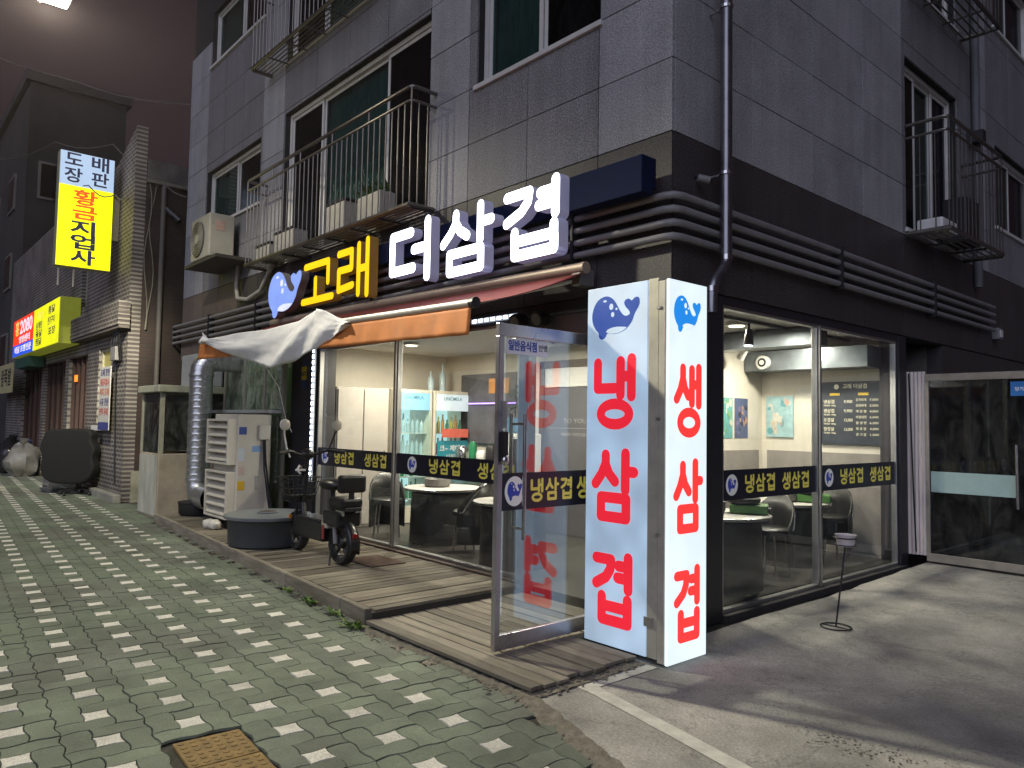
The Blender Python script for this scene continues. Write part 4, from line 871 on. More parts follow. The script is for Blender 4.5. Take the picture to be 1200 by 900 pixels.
bt = thing('vendor_booth', 'weathered beige booth with glazed top beside the silver duct', 'booth', (-9.1, -.5, 0)); BOO = mat('booth_beige', (.45,.38,.28), .7, var=.2, scale=3, col2=(.36,.3,.24)); BOF = mat('booth_frame', (.36,.35,.26), .6, var=.15)
B().box(-9.75, -8.74, -1.06, -.04, .0, 1.0).build('base', BOO, bt, bevel=.01); B().box(-9.7, -8.8, -1.075, -1.062, .05, .97).build('front_panel', mat('booth_front', (.5,.49,.42), .6, var=.25, scale=5, stretch=(1,1,.3)), bt)
for (x_, y_) in ((-9.72, -1.03), (-8.77, -1.03), (-8.77, -.07), (-9.72, -.07), (-8.77, -.55)): B().box(x_-.03, x_+.03, y_-.03, y_+.03, 1.0, 1.95).build('post', BOF, bt)
B().box(-9.68, -8.81, -1.04, -1.03, 1.0, 1.94).build('pane', glass('booth_glass', (.2,.22,.2), 1.6, .12, .1, (.3,.31,.27)), bt); B().box(-8.78, -8.77, -1.0, -.58, 1.05, 1.92).build('pane', MC['booth_glass'], bt); B().box(-8.78, -8.77, -.52, -.1, 1.05, 1.92).build('pane', MC['booth_glass'], bt)
B().box(-9.8, -8.68, -1.12, -.02, 1.95, 2.06).build('roof', mat('booth_roof', (.4,.4,.3), .7, var=.2), bt, bevel=.012); B().box(-9.5, -8.9, -.7, -.2, 1.05, 1.6).build('stored_box', DKM, bt)
for (y_, z_) in ((-.55, .8), (-.5, .48), (-.7, .22), (-.3, .65)): B().box(-8.742, -8.735, y_-.02, y_+.02, z_-.025, z_+.025).build('fitting', mat('rust', (.16,.08,.04), .8), bt)
tag(B().box(-9.65, -8.95, -.5, -.05, 2.06, 2.6).build('storage_tank', mat('tank_grey', (.4,.41,.39), .6, var=.1), loc=(-9.3, -.3, 2.06), bevel=.03), 'pale grey square tank on the booth roof', 'tank')
# spiral duct
du = thing('spiral_duct', 'silver spiral exhaust duct rising and bending into the wall', 'duct', (-8.05, -.62, .12))
cx, cy = -8.12, -.68; R_ = .165
path = [(cx, cy, .62)]+[(cx, cy, .62+i*.05) for i in range(1, 33)]
path += [(cx, cy+.2*(1-math.cos(a)), 2.24+.2*math.sin(a)) for a in [PI/2*i/8 for i in range(9)]][1:]+[(cx, cy+.2+.05*i, 2.44) for i in range(1, 9)]
def ribbed(path, R, name, par):
    b = B(); P = [Vector(p) for p in path]; dense = []
    for a, c in zip(P[:-1], P[1:]): dense += [a.lerp(c, k/4) for k in range(4)]
    dense.append(P[-1]); n = len(dense); seg = 26; vs = []; prev = None
    for i, p in enumerate(dense):
        d = (dense[min(i+1, n-1)]-dense[max(i-1, 0)]).normalized(); a = prev or Vector((1, 0, 0)); a = (a-d*a.dot(d)).normalized(); prev = a; c = d.cross(a)
        for j in range(seg):
            ph = (i/8-j/seg) % 1; r = R*(1+(.032 if ph < .16 else 0)); vs.append(p+(a*math.cos(2*PI*j/seg)+c*math.sin(2*PI*j/seg))*r)
    b.add(vs, [(i*seg+j, i*seg+(j+1) % seg, (i+1)*seg+(j+1) % seg, (i+1)*seg+j) for i in range(n-1) for j in range(seg)]); return b.build(name, GALV, par, smooth=True)
ribbed(path, R_, 'riser', du)
ribbed([(cx, cy, .66)]+[(cx+.22*(1-math.cos(a)), cy, .62-.22*math.sin(a)) for a in [PI/2*i/8 for i in range(9)]]+[(cx+.22+.05*i, cy, .40) for i in range(1, 9)], R_, 'lower_bend', du)
for z in (.64, 2.2): B().lathe([(R_*1.07, -.02), (R_*1.1, 0), (R_*1.07, .02)], (cx, cy, z), 26, cap=False).build('collar', GALV, du, smooth=True)
tag(B().lathe([(.2, 0), (.23, .03), (.24, .18), (.25, .185), (.25, .2), (.2, .2)], (cx+.02, cy-.02, .118), 24).build('rubber_tub', RUB, loc=(cx, cy, .118), smooth=True), 'black rubber tub under the silver duct', 'tub')
# big outdoor unit
ou = thing('outdoor_unit', 'tall beige outdoor unit with louvred grilles standing on the deck', 'outdoor unit', (-6.6, -.6, .12))
UX0, UX1, UY0, UY1, UZ0, UZ1 = -7.15, -6.32, -.86, -.34, .2, 1.62
B().box(UX0, UX1, UY0+.06, UY1, UZ0, UZ1).build('body', BEI, ou, bevel=.015)
for (za, zb) in ((.24, .86), (.95, 1.55)):
    g = B(); g.box(UX0+.02, UX0+.06, UY0-.06, UY0+.07, za, zb); g.box(UX1-.06, UX1-.02, UY0-.06, UY0+.07, za, zb); g.box(UX0+.06, UX1-.06, UY0-.06, UY0+.07, za, za+.03); g.box(UX0+.06, UX1-.06, UY0-.06, UY0+.07, zb-.03, zb)
    gr = g.build('grille_frame', BEI, ou, bevel=.006)
    for i in range(5):
        z = za+.045+i*(zb-za-.06)/5; b = B(); b.add([(UX0+.06, UY0-.05, z), (UX1-.06, UY0-.05, z), (UX1-.06, UY0+.05, z+.07), (UX0+.06, UY0+.05, z+.07), (UX0+.06, UY0-.05, z+.012), (UX1-.06, UY0-.05, z+.012), (UX1-.06, UY0+.05, z+.082), (UX0+.06, UY0+.05, z+.082)], [(0,3,2,1),(4,5,6,7),(0,1,5,4),(1,2,6,5),(2,3,7,6),(3,0,4,7)]); b.build('louvre', BEI, gr)
    B().box(UX0+.06, UX1-.06, UY0+.061, UY0+.065, za+.03, zb-.03).build('grille_back', DKM, gr)
for (y0, y1, z0, z1, c, nm) in ((-.78, -.68, 1.35, 1.45, (.03,.07,.3), 'maker_badge'), (-.6, -.48, 1.12, 1.2, (.2,.35,.6), 'label_blue'), (-.78, -.7, 1.0, 1.18, (.6,.65,.68), 'label_white'), (-.78, -.7, .82, .93, (.6,.45,.4), 'label_red'), (-.78, -.69, .62, .74, (.7,.42,.02), 'label_yellow'), (-.55, -.5, .62, .8, (.35,.35,.33), 'label_grey')):
    B().box(UX1+.001, UX1+.004, y0, y1, z0, z1).build('label_plate', mat(nm, c, .5), ou)
B().box(UX1+.002, UX1+.05, -.52, -.37, 1.28, 1.48).build('terminal_cover', BEI, ou, bevel=.012)
B().tube([(UX1+.03, -.44, 1.28), (UX1+.05, -.43, 1.0), (UX1+.06, -.39, .7), (UX1+.1, -.36, .4), (UX1+.2, -.34, .13)], .014, 8).build('cable', BLK, ou, smooth=True)
B().tube([(UX1+.03, -.46, 1.28), (UX1+.06, -.45, .9), (UX1+.09, -.4, .5), (UX1+.22, -.38, .13)], .012, 8).build('cable', BLK, ou, smooth=True)
for x_ in (UX0+.15, UX1-.15): B().box(x_-.06, x_+.06, UY0, UY1, .118, .2).build('foot', RUB, ou)
sk = B()
for i, (x_, y_, r) in enumerate(((-6.62, -1.02, .075), (-6.45, -1.0, .08))): sk.ell((x_, y_, .118+r*.75), (r*1.2, r, r*.8), 14, 10, rough=.3)
tag(sk.build('cloth_bundle', mat('sack_white', (.6,.57,.5), .8), smooth=True, loc=(-6.55, -1, .118)), 'small white cloth bundle at the foot of the outdoor unit', 'bundle')
# grey tub with lid
tb = thing('rubber_tub', 'large dark grey round tub with a flat lid on the deck', 'tub', (-4.98, -.93, .118))
B().lathe([(.40, 0), (.43, .02), (.445, .3), (.455, .31)], (-4.98, -.93, .118), 40).build('body', mat('tub_grey', (.05,.055,.06), .55, var=.15, scale=3), tb, smooth=True)
B().lathe([(.465, .305), (.485, .315), (.485, .345), (.46, .355), (.43, .35), (.12, .355), (.12, .372), (.1, .375)], (-4.98, -.93, .118), 40).build('lid', mat('lid_grey', (.14,.155,.165), .4, var=.12, scale=3), tb, smooth=True)
B().lathe([(.1, .376), (.085, .379)], (-4.98, -.93, .118), 24).build('lid_plug', mat('plug_brown', (.05,.04,.035), .6), tb)
# ------------------------------------------------------------------ electric scooter
mo = thing('electric_scooter', 'black electric scooter with basket and mirrors parked on the deck', 'scooter', (-3.8, -.84, .118))
RX, FX, SY, GZ = -3.36, -4.42, -.85, .118
def wheel(x, y, r, tw, name):
    M = Matrix.Translation((x, y, GZ+r)) @ Matrix.Rotation(PI/2, 4, 'X'); w_ = B(); n = 28
    w_.lathe([(r-.055, -tw*.45), (r-.02, -tw*.5), (r, -tw*.25), (r, tw*.25), (r-.02, tw*.5), (r-.055, tw*.45)], (0,0,0), n, M, cap=False); w = w_.build(name, RUB, mo, smooth=True)
    B().lathe([(r-.056, -tw*.4), (r-.045, 0), (r-.056, tw*.4), (r-.075, tw*.3), (r-.075, -tw*.3), (r-.056, -tw*.4)], (0,0,0), n, M, cap=False).build('rim', DKM, w, smooth=True)
    B().lathe([(.05, -.05), (.06, -.04), (.06, .04), (.05, .05)], (0,0,0), 16, M).build('hub', DKM, w, smooth=True)
    for k in range(5): a = 2*PI*k/5; B().tube([M @ Vector((.05*math.cos(a), .05*math.sin(a), 0)), M @ Vector(((r-.07)*math.cos(a+.2), (r-.07)*math.sin(a+.2), 0))], .011, 6).build('spoke', DKM, w)
wheel(RX, SY, .22, .11, 'rear_wheel'); wheel(FX, SY+.03, .21, .095, 'front_wheel')
def fender(x, y, z, r, a0, a1, w): return B().grid(lambda s, t: (x+r*math.cos(a0+(a1-a0)*s), y+(t-.5)*w, z+r*math.sin(a0+(a1-a0)*s)-.02*abs(t-.5)*2), 14, 4)
fender(RX, SY, GZ+.215, .245, -.3, 2.4, .11).build('rear_fender', mat('scooter_black', (.015,.015,.017), .3), mo, smooth=True, solid=.006); fender(FX, SY+.03, GZ+.205, .23, .5, 2.6, .09).build('front_fender', MC['scooter_black'], mo, smooth=True, solid=.006)
B().box(RX+.225, RX+.25, SY-.03, SY+.03, .40, .45).build('tail_light', mat('tail_red', (.2,.012,.012), .3), mo, bevel=.008)
B().tube([(FX+.04, SY+.03, .4), (FX+.13, SY+.03, .72), (FX+.2, SY+.02, 1.15)], .022, 10).build('steering_column', BLK, mo)
for s_ in (-.055, .055): B().tube([(FX, SY+.03+s_, GZ+.2), (FX+.06, SY+.03+s_, .6)], .016, 8).build('fork', DKM, mo, smooth=True)
B().tube([(FX+.12, SY+.02, .64), (FX+.2, SY, .42), (FX+.34, SY, .36), (RX-.3, SY, .37), (RX-.1, SY, .5), (RX+.08, SY, .66)], .03, 10).build('frame', MC['scooter_black'], mo, smooth=True)
B().tube([(RX-.3, SY, .38), (RX-.12, SY, .34), (RX, SY+.06, GZ+.215)], .022, 8).build('swing_arm', DKM, mo)
B().tube([(RX, SY-.08, GZ+.215), (RX-.06, SY-.08, .62)], .022, 8).build('shock', GREYP, mo); B().tube([(RX, SY+.08, GZ+.215), (RX-.06, SY+.08, .62)], .022, 8).build('shock', GREYP, mo)
B().box(FX+.22, RX-.2, SY-.13, SY+.13, .32, .54).build('battery_box', MC['scooter_black'], mo, bevel=.03); B().box(FX+.3, RX-.26, SY-.124, SY-.121, .4, .47).build('side_trim', DKM, mo)
B().box(RX-.22, RX-.1, SY-.13, SY+.13, .47, .54).build('foot_plate', mat('plate_grey', (.35,.33,.27), .5), mo, bevel=.01); B().box(RX-.2, RX-.15, SY-.134, SY-.128, .36, .5).build('reflector_stripe', mat('stripe_red', (.2,.03,.025), .4), mo)
B().box(FX-.03, FX-.0, SY-.075, SY-.05, .47, .51).build('side_reflector', mat('amber', (.55,.2,.02), .3), mo)
B().tube([(RX-.2, SY, .52), (RX-.24, SY, .86)], .022, 8).build('seat_post', BLK, mo)
B().ell((RX-.24, SY, .9), (.19, .125, .065), 18, 10).build('saddle', mat('seat_vinyl', (.014,.014,.015), .35), mo, smooth=True); B().box(RX-.12, RX+.18, SY-.12, SY+.12, .69, .79).build('pillion_seat', MC['seat_vinyl'], mo, bevel=.03)
B().box(RX+.13, RX+.165, SY-.02, SY+.02, .75, .9).build('backrest_post', DKM, mo); B().box(RX+.11, RX+.19, SY-.15, SY+.15, .84, 1.02).build('backrest', MC['seat_vinyl'], mo, bevel=.03)
B().box(RX-.14, RX+.2, SY-.09, SY+.09, .66, .70).build('rear_rack', DKM, mo, bevel=.006); B().box(RX-.2, RX+.12, SY-.13, SY+.13, .5, .655).build('under_seat_box', MC['scooter_black'], mo, bevel=.02); B().box(RX+.02, RX+.2, SY-.105, SY-.1, .62, .67).build('chrome_trim', STEEL, mo)
bk = B(); bcx, bcy = FX-.02, SY+.03
for z_ in (.66, .73, .8, .87, .92): q = .11+.05*(z_-.66)/.26; bk.tube([(bcx-q, bcy-q*1.2, z_), (bcx+q, bcy-q*1.2, z_), (bcx+q, bcy+q*1.2, z_), (bcx-q, bcy+q*1.2, z_)], .006, 5, closed=True)
for i in range(7):
    for s_ in (-1, 1): t_ = -1+2*i/6; bk.tube([(bcx+.11*t_, bcy+s_*.132, .66), (bcx+.16*t_, bcy+s_*.192, .92)], .004, 4); bk.tube([(bcx+s_*.11, bcy+.132*t_, .66), (bcx+s_*.16, bcy+.192*t_, .92)], .004, 4)
bk.build('basket', BLK, mo); B().box(bcx-.11, bcx+.11, bcy-.13, bcy+.13, .66, .72).build('basket_liner', BLK, mo)
hx = FX+.2
B().tube([(hx+.1, SY-.36, 1.2), (hx+.03, SY-.2, 1.22), (hx-.01, SY, 1.15), (hx+.03, SY+.24, 1.22), (hx+.1, SY+.4, 1.2)], .014, 8).build('handlebar', BLK, mo, smooth=True)
for s_, e_ in ((-.36, -.24), (.4, .28)): B().tube([(hx+.11, SY+s_, 1.2), (hx+.06, SY+e_, 1.215)], .021, 8).build('grip', RUB, mo)
B().ell((hx-.03, SY+.02, 1.18), (.07, .09, .06), 12, 8).build('dashboard', BLK, mo, smooth=True); B().ell((hx-.1, SY+.02, 1.0), (.05, .06, .06), 12, 8).build('headlight', MC['scooter_black'], mo, smooth=True)
for s_, mm in ((-.2, WHT), (.24, BLK)):
    B().tube([(hx+.03, SY+s_, 1.15), (hx+.0, SY+s_*1.15, 1.25), (hx+.02, SY+s_*1.35, 1.4), (hx+.04, SY+s_*1.4, 1.44)], .009, 6).build('mirror_stem', mm, mo, smooth=True)
    B().ell((hx+.05, SY+s_*1.4, 1.5), (.016, .06, .062), 16, 10).build('mirror', mat('mirror_back', (.55,.52,.45), .3), mo, smooth=True)
B().tube([(hx-.03, SY-.06, 1.06), (hx-.01, SY-.1, 1.01), (hx, SY-.06, .97)], .011, 6).build('phone_holder', WHT, mo, smooth=True); B().box(hx-.05, hx+.0, SY-.1, SY-.0, 1.0, 1.02).build('phone_clamp', WHT, mo)
for s_ in (-.1, .1): B().tube([(RX-.12, SY+s_*.6, .32), (RX-.02, SY+s_*1.3, .122)], .012, 6).build('stand_leg', DKM, mo)
tag(B().tube([(-4.13, -1.41, 2.14), (-4.2, -1.2, 1.9), (-4.32, -1.05, 1.55), (-4.28, -1.0, 1.42)], .004, 5).build('white_string', WHT, loc=(-4.2, -1.2, 1.5)), 'thin white string hanging from the cloth to the scooter handlebar', 'string')
tag(B().box(-3.6, -3.05, -.7, -.3, .119, .126).build('door_mat', mat('mat_brown', (.09,.055,.04), .95, var=.3, scale=14)), 'flat reddish brown mat on the deck behind the scooter', 'mat')

# ------------------------------------------------------------------ upper wall things
ac = thing('air_conditioner', 'yellowish lit air conditioner unit hung below the small upper window', 'air conditioner', (-8.8, -.3, 4.05))
B().box(-9.35, -8.5, -.52, -.12, 4.12, 4.82).build('body', mat('ac_cream', (.36,.34,.29), .5, var=.08), ac, bevel=.02)
B().tube([(-9.0, -.52, 4.46), (-9.0, -.54, 4.46)], .29, 30).build('fan_ring', mat('ac_dark', (.09,.085,.075), .5), ac); B().tube([(-9.0, -.54, 4.46), (-9.0, -.552, 4.46)], .08, 20).build('fan_hub', MC['ac_cream'], ac)
for k in range(5): B().tube([(-9.0+r*math.cos(2*PI*i/28), -.549, 4.46+r*math.sin(2*PI*i/28)) for r in (.11+.042*k,) for i in range(28)], .004, 4, closed=True).build('guard_ring', MC['ac_cream'], ac)
B().box(-9.45, -8.0, -.58, -.02, 4.02, 4.07).build('shelf', mat('shelf_dark', (.05,.045,.035), .7), ac); B().box(-8.4, -8.15, -.503, -.5, 4.5, 4.7).build('note', WHT, ac) if False else None
B().box(-8.497, -8.494, -.42, -.28, 4.55, 4.7).build('warning_label', mat('warn', (.45,.3,.25), .6), ac)
hs = thing('air_hose', 'pale insulated hose looping down under the air conditioner', 'hose', (-8.4, -.05, 3.4)); B().tube([(-8.45, -.06, 4.02), (-8.5, -.06, 3.7), (-8.4, -.07, 3.48), (-8.0, -.07, 3.42), (-7.5, -.07, 3.5), (-7.25, -.07, 3.72), (-7.05, -.07, 3.84)], .033, 10).build('hose', mat('hose_white', (.45,.42,.35), .6), hs, smooth=True)
for (x_, w_, h_, lb) in ((-4.05, .5, .3, 'cream planter box with dark plants at the right end of the balcony'), (-4.85, .45, .36, 'tall cream box standing on the balcony floor'), (-6.3, .62, .28, 'cream storage box near the left end of the balcony'), (-7.0, .5, .2, 'low pale box in the left corner of the balcony')):
    t = thing('balcony_box', lb, 'box', (x_, -.17, 3.86), 'boxes on the balcony'); B().box(x_-w_/2, x_+w_/2, -.27, -.06, 3.86, 3.86+h_).build('body', mat('box_cream', (.48,.45,.38), .7, var=.15), t, bevel=.012)
    if x_ > -4.5:
        b = B()
        for i in range(60): a = random.uniform(0, 2*PI); leaf(b, (x_+random.uniform(-w_/2, w_/2), -.17+random.uniform(-.08, .08), 3.86+h_), (math.cos(a), math.sin(a), 1.2), random.uniform(.08, .2), .02)
        b.build('foliage', MC['leaf_green'], t)
    else: B().box(x_-w_/2-.01, x_+w_/2+.01, -.28, -.05, 3.86+h_, 3.86+h_+.03).build('lid', DKM, t)
for (y_, h_, lb) in ((4.8, .14, 'pale tray on the lot side balcony'), (5.6, .55, 'dark bundle at the back of the lot side balcony')): tag(B().box(.08, .36, y_-.25, y_+.25, 3.845, 3.845+h_).build('balcony_item', WHT if h_ < .2 else DKM, loc=(.2, y_, 3.845), bevel=.02), lb, 'box')
sb = thing('wall_downpipe', 'grey vertical downpipe beyond the balcony on the lot side facade', 'downpipe', (.05, 6.75, 3)); B().tube([(.06, 6.75, 3.5), (.06, 6.75, 9)], .055, 10).build('pipe', mat('downpipe_grey', (.12,.12,.13), .6), sb, smooth=True); B().box(-.0, .2, 6.55, 6.68, 5.45, 5.6).build('bracket', DKM, sb)

# ------------------------------------------------------------------ lot side entrance
ed = thing('entrance_door', 'dark glass entrance door with frosted band at the far side of the lot', 'door', (.9, 4.5, .1)); EF = mat('entrance_frame', (.34,.31,.27), .5, .5, var=.15)
ex0, ex1 = .17, 1.62
fr_ = B(); fr_.box(ex0, ex1, 4.48, 4.53, .10, .19); fr_.box(ex0, ex1, 4.48, 4.53, 2.11, 2.19); fr_.box(ex0, ex0+.04, 4.48, 4.53, .19, 2.11); fr_.box(ex1-.04, ex1, 4.48, 4.53, .19, 2.11); fr_.build('frame', EF, ed, bevel=.004)
B().box(ex0+.04, ex1-.04, 4.50, 4.51, .19, 2.11).build('pane', glass('entrance_glass', (.35,.38,.4), 1.6, .02), ed); B().box(ex0+.05, 1.03, 4.494, 4.499, .87, 1.1).build('frosted_band', mat('frosted', (.3,.42,.43), .5, var=.08), ed)
B().box(1.0, 1.25, 4.494, 4.499, 1.93, 2.08).build('sticker', mat('sticker_sky', (.02,.16,.5), .5), ed); text('당기세요', .045, WVIN, ed, F(1.12, 4.493, 2.0), bold=.01)
B().tube([(1.06, 4.44, .76), (1.06, 4.44, 1.42)], .017, 10).build('handle', STEEL, ed, smooth=True)
for z in (.82, 1.36): B().tube([(1.06, 4.44, z), (1.06, 4.5, z)], .01, 6).build('handle_stud', STEEL, ed)
ct = B()
def plt(s, t): return (-.02+.19*s, 4.43+.03*abs(((s*5) % 1)*2-1)+.04*s, .16+2.06*t+.0*s)
ct.grid(plt, 40, 8)
tag(ct.build('folded_curtain', mat('curtain_white', (.75,.68,.64), .8, var=.12, stretch=(8,8,.6)), solid=.004, loc=(.08, 4.45, .16)), 'narrow white pleated curtain between the lot window and entrance door', 'curtain')
tag(B().tube([(.03, 4.405, 2.2), (.05, 4.4, 1.6), (.07, 4.395, .9), (.09, 4.4, .2)], .009, 6).build('curtain_cord', BLK, loc=(.05, 4.4, .2)), 'thin dark cord hanging down the white pleated curtain', 'cord')
tag(B().box(.3, .62, 7.6, 8.1, .0, 2.0).build('post_box', mat('post_dark', (.09,.09,.1), .6), loc=(.4, 7.8, 0), bevel=.02), 'dark tall cabinet standing behind the entrance glass', 'cabinet')
whl = thing('parked_bicycle_wheel', 'dark bicycle wheel leaning behind the entrance glass', 'wheel', (1.35, 5.4, .3)); B().tube([(1.35+.26*math.cos(2*PI*i/32), 5.4+.03*math.sin(2*PI*i/32), .62+.26*math.sin(2*PI*i/32)) for i in range(32)], .018, 6, closed=True).build('tyre', RUB, whl, smooth=True)
for k in range(8): a = PI*k/8; B().tube([(1.35-.25*math.cos(a), 5.4, .62-.25*math.sin(a)), (1.35+.25*math.cos(a), 5.4, .62+.25*math.sin(a))], .003, 4).build('spoke', STEEL, whl)
wl = thing('wall_socket_box', 'small pale utility box on the dark lot side wall', 'utility box', (0, 7.5, 2.9)); B().box(.0, .1, 7.45, 7.62, 2.86, 3.02).build('body', GREYP, wl, bevel=.01); B().box(.1, .11, 7.48, 7.59, 2.89, 2.99).build('cover', WHT, wl)
for i, y_ in enumerate((4.05, 4.25)): pass
# ash stand
az = lotz(.7, 1.17)
sd = thing('ash_stand', 'thin black stand holding a small white tray outside the lot windows', 'stand', (.69, 1.17, az))
B().tube([(.69+.11*math.cos(2*PI*i/28), 1.17+.11*math.sin(2*PI*i/28), az+.008) for i in range(28)], .006, 6, closed=True).build('base_ring', DKM, sd); B().tube([(.58, 1.17, az+.008), (.80, 1.17, az+.008)], .005, 6).build('base_bar', DKM, sd); B().tube([(.69, 1.17, az+.01), (.73, 1.17, .36), (.76, 1.19, .68)], .007, 8).build('pole', DKM, sd)
B().tube([(.76+.085*math.cos(2*PI*i/24), 1.19+.085*math.sin(2*PI*i/24), .72) for i in range(24)], .005, 6, closed=True).build('holder_ring', DKM, sd); B().tube([(.76+.075*math.cos(2*PI*i/24), 1.19+.075*math.sin(2*PI*i/24), .665) for i in range(24)], .004, 6, closed=True).build('holder_ring', DKM, sd)
B().lathe([(.06, .655), (.075, .74), (.08, .742), (.072, .74), (.058, .67)], (.76, 1.19, 0), 20).build('tray', mat('tray_white', (.6,.55,.55), .5, var=.1), sd, smooth=True)
# weeds by the deck edge
for i, (x_, y_, n, s_, lb) in enumerate(((-1.62, -1.70, 26, .11, 'bright green weed at the corner of the timber deck'), (-2.55, -1.60, 30, .08, 'low weed tuft against the middle of the deck edge'), (-3.05, -1.56, 22, .07, 'small weed tuft left of the deck board joint'), (-2.05, -1.62, 18, .07, 'small weed between the two bigger weeds at the deck edge'))):
    b = B()
    for k in range(n): a = random.uniform(0, 2*PI); leaf(b, (x_+random.gauss(0, .05), y_+random.gauss(0, .018), .0), (math.cos(a), math.sin(a), random.uniform(.3, 1.6)), s_*random.uniform(.5, 1.1), s_*.2)
    t = thing('weed', lb, 'weed', (x_, y_, 0), 'weeds along the deck edge'); b.build('leaves', mat('weed_green', (.13,.22,.045), .6, var=.25), t)

# ================================================================== brick building next door
BKX = brickmat('tile_brick_front', (.11,.085,.085), (.085,.065,.068), (.27,.25,.22), 'X', .22, .08, .018); BKY = brickmat('red_brick_side', (.05,.026,.02), (.04,.022,.018), (.035,.03,.026), 'Y')
bk_ = thing('brick_shop_building', 'narrow tiled brick shop building left of the apartment block', 'building', (-18, 2, 0))
w_ = B()
HB = [(-13.75, -12.75, 1.4, 2.95), (-16.6, -14.75, .02, 2.9), (-19.6, -17.0, .02, 2.9), (-23, -20, .02, 2.9), (-15.7, -15.1, 4.0, 5.0)]
wallholes(w_, -26, -11.62, 0, 6.4, HB, .2, lambda b, a, c, e, f: b.box(a, c, -.85, -.65, e, f))
w_.add([(-26, -.85, 6.4), (-11.62, -.85, 6.4), (-11.62, -.65, 6.4), (-26, -.65, 6.4), (-26, -.85, 6.6), (-12.9, -.85, 6.6), (-11.62, -.85, 7.05), (-11.62, -.65, 7.05), (-12.9, -.65, 6.6), (-26, -.65, 6.6)], [(0,1,6,5,4),(3,9,8,7,2),(1,2,7,6),(4,5,8,9),(5,6,7,8)])
w_.build('front_wall', BKX, bk_)
w_ = B(); w_.box(-11.82, -11.615, -.645, 8, .55, 6.0); w_.build('side_wall', BKY, bk_)
bx('side_base', mat('lime_render', (.3,.29,.22), .9, var=.3, scale=3, bump=.5, bscale=12), bk_, -11.83, -11.59, -.7, 8, -.02, .56); bx('parapet', mat('grey_render', (.1,.095,.09), .9, var=.35, scale=3), bk_, -11.83, -11.605, -.64, 8, 6.002, 6.45); bx('gutter', mat('gutter_tin', (.16,.15,.12), .6), bk_, -11.6, -11.5, -.66, 8, 5.98, 6.04)
bx('front_step', CONC2, bk_, -14.6, -11.55, -1.0, -.86, -.02, .14, bevel=.02); bx('core', JOINT, bk_, -26, -11.85, -.2, 8, 0, 6)
lg = B()
for k in range(5): z = 3.25+k*.09; lg.box(-15.6, -11.5, -1.06+.004*(k % 2), -.86, z, z+.082)
lg.build('brick_ledge', BKX, bk_); bx('ledge_soffit', mat('soffit', (.12,.1,.09), .9), bk_, -15.6, -11.5, -1.04, -.86, 3.19, 3.245)
wn = bx('window_frame', mat('win_cream', (.4,.36,.26), .6), bk_, -13.75, -13.68, -.8, -.7, 1.4, 2.95); bx('window_frame', MC['win_cream'], bk_, -12.82, -12.75, -.8, -.7, 1.4, 2.95); bx('window_frame', MC['win_cream'], bk_, -13.68, -12.82, -.8, -.7, 2.88, 2.95)
bx('window_pane', mat('win_lit', (.4,.36,.12), .5, var=.2, emis=(.5,.42,.1), es=.1), bk_, -13.68, -12.82, -.76, -.74, 1.4, 2.88); bx('window_sill', WHT, bk_, -13.8, -12.7, -.93, -.855, 1.28, 1.38)
for a, c in ((-16.6, -14.75), (-19.6, -17.0), (-23, -20)):
    bx('shop_pane', glass('far_glass', (.04,.035,.045), 1.7, .01), bk_, a+.05, c-.05, -.72, -.71, .6, 2.85); bx('shop_panel', mat('shop_panel', (.25,.27,.4), .6, var=.2), bk_, a+.05, c-.05, -.74, -.7, .02, .58)
    n = 4
    for i in range(n+1): x_ = a+(c-a)*i/n; bx('door_post', mat('post_brown', (.08,.045,.04), .5, .3), bk_, x_-.04, x_+.04, -.78, -.68, .02, 2.88)
bx('door_lamp', mat('orange_lamp', (.8,.2,.02), .5, emis=(1,.22,.02), es=1.5), bk_, -16.1, -15.95, -.83, -.79, 2.35, 2.5)
bx('upper_pane', mat('upper_pane', (.28,.27,.2), .5), bk_, -15.7, -15.1, -.76, -.74, 4.0, 5.0)
dpb = thing('brick_downpipe', 'pale downpipe in the gap beside the brick building', 'downpipe', (-11.55, -.35, 0)); B().tube([(-11.54, -.35, .6), (-11.54, -.35, 6.0)], .045, 10).build('pipe', mat('pipe_tan', (.1,.09,.08), .7), dpb, smooth=True)
for k, (x_, y_, lb) in enumerate(((-11.58, -.6, 'loose cable nearest the front corner of the brick building'), (-11.58, -.52, 'loose cable second from the front corner of the brick building'))):
    pth = [(x_+.02*math.sin(i*1.3+k), y_+.05*math.sin(i*.9+k*2), 6.0-i*.28) for i in range(11)]
    tag(B().tube(pth, .012, 5).build('hanging_cable', mat('cable_tan', (.14,.13,.1), .7), loc=(x_, y_, 3)), lb, 'cable')
mbx = thing('meter_box', 'small grey meter box on the brick wall with hanging cables', 'meter box', (-12.1, -.95, 2.7)); B().box(-12.3, -11.95, -.98, -.855, 2.62, 2.88).build('body', GREYP, mbx, bevel=.01)
for k in range(5): B().tube([(-12.35+.16*k, -.9-.02*k, 3.25), (-12.4+.17*k+.05*math.sin(k), -.95, 2.95), (-12.3+.12*k, -.9, 2.6)], .014, 5).build('cable', BLK, mbx)
B().tube([(-12.2, -.9, 2.6), (-12.15, -.88, 1.4), (-12.0, -.88, .3)], .014, 5).build('cable', BLK, mbx)
nb = thing('notice_banner', 'white notice banner with lines of red and blue text on the brick wall', 'banner', (-12.6, -.97, 1.3)); B().box(-12.98, -12.18, -.985, -.97, 1.3, 2.52).build('sheet', mat('banner_white', (.55,.53,.5), .7, var=.08), nb); B().box(-12.98, -12.18, -.988, -.986, 1.3, 1.45).build('footer', mat('banner_blue', (.06,.07,.25), .6), nb)
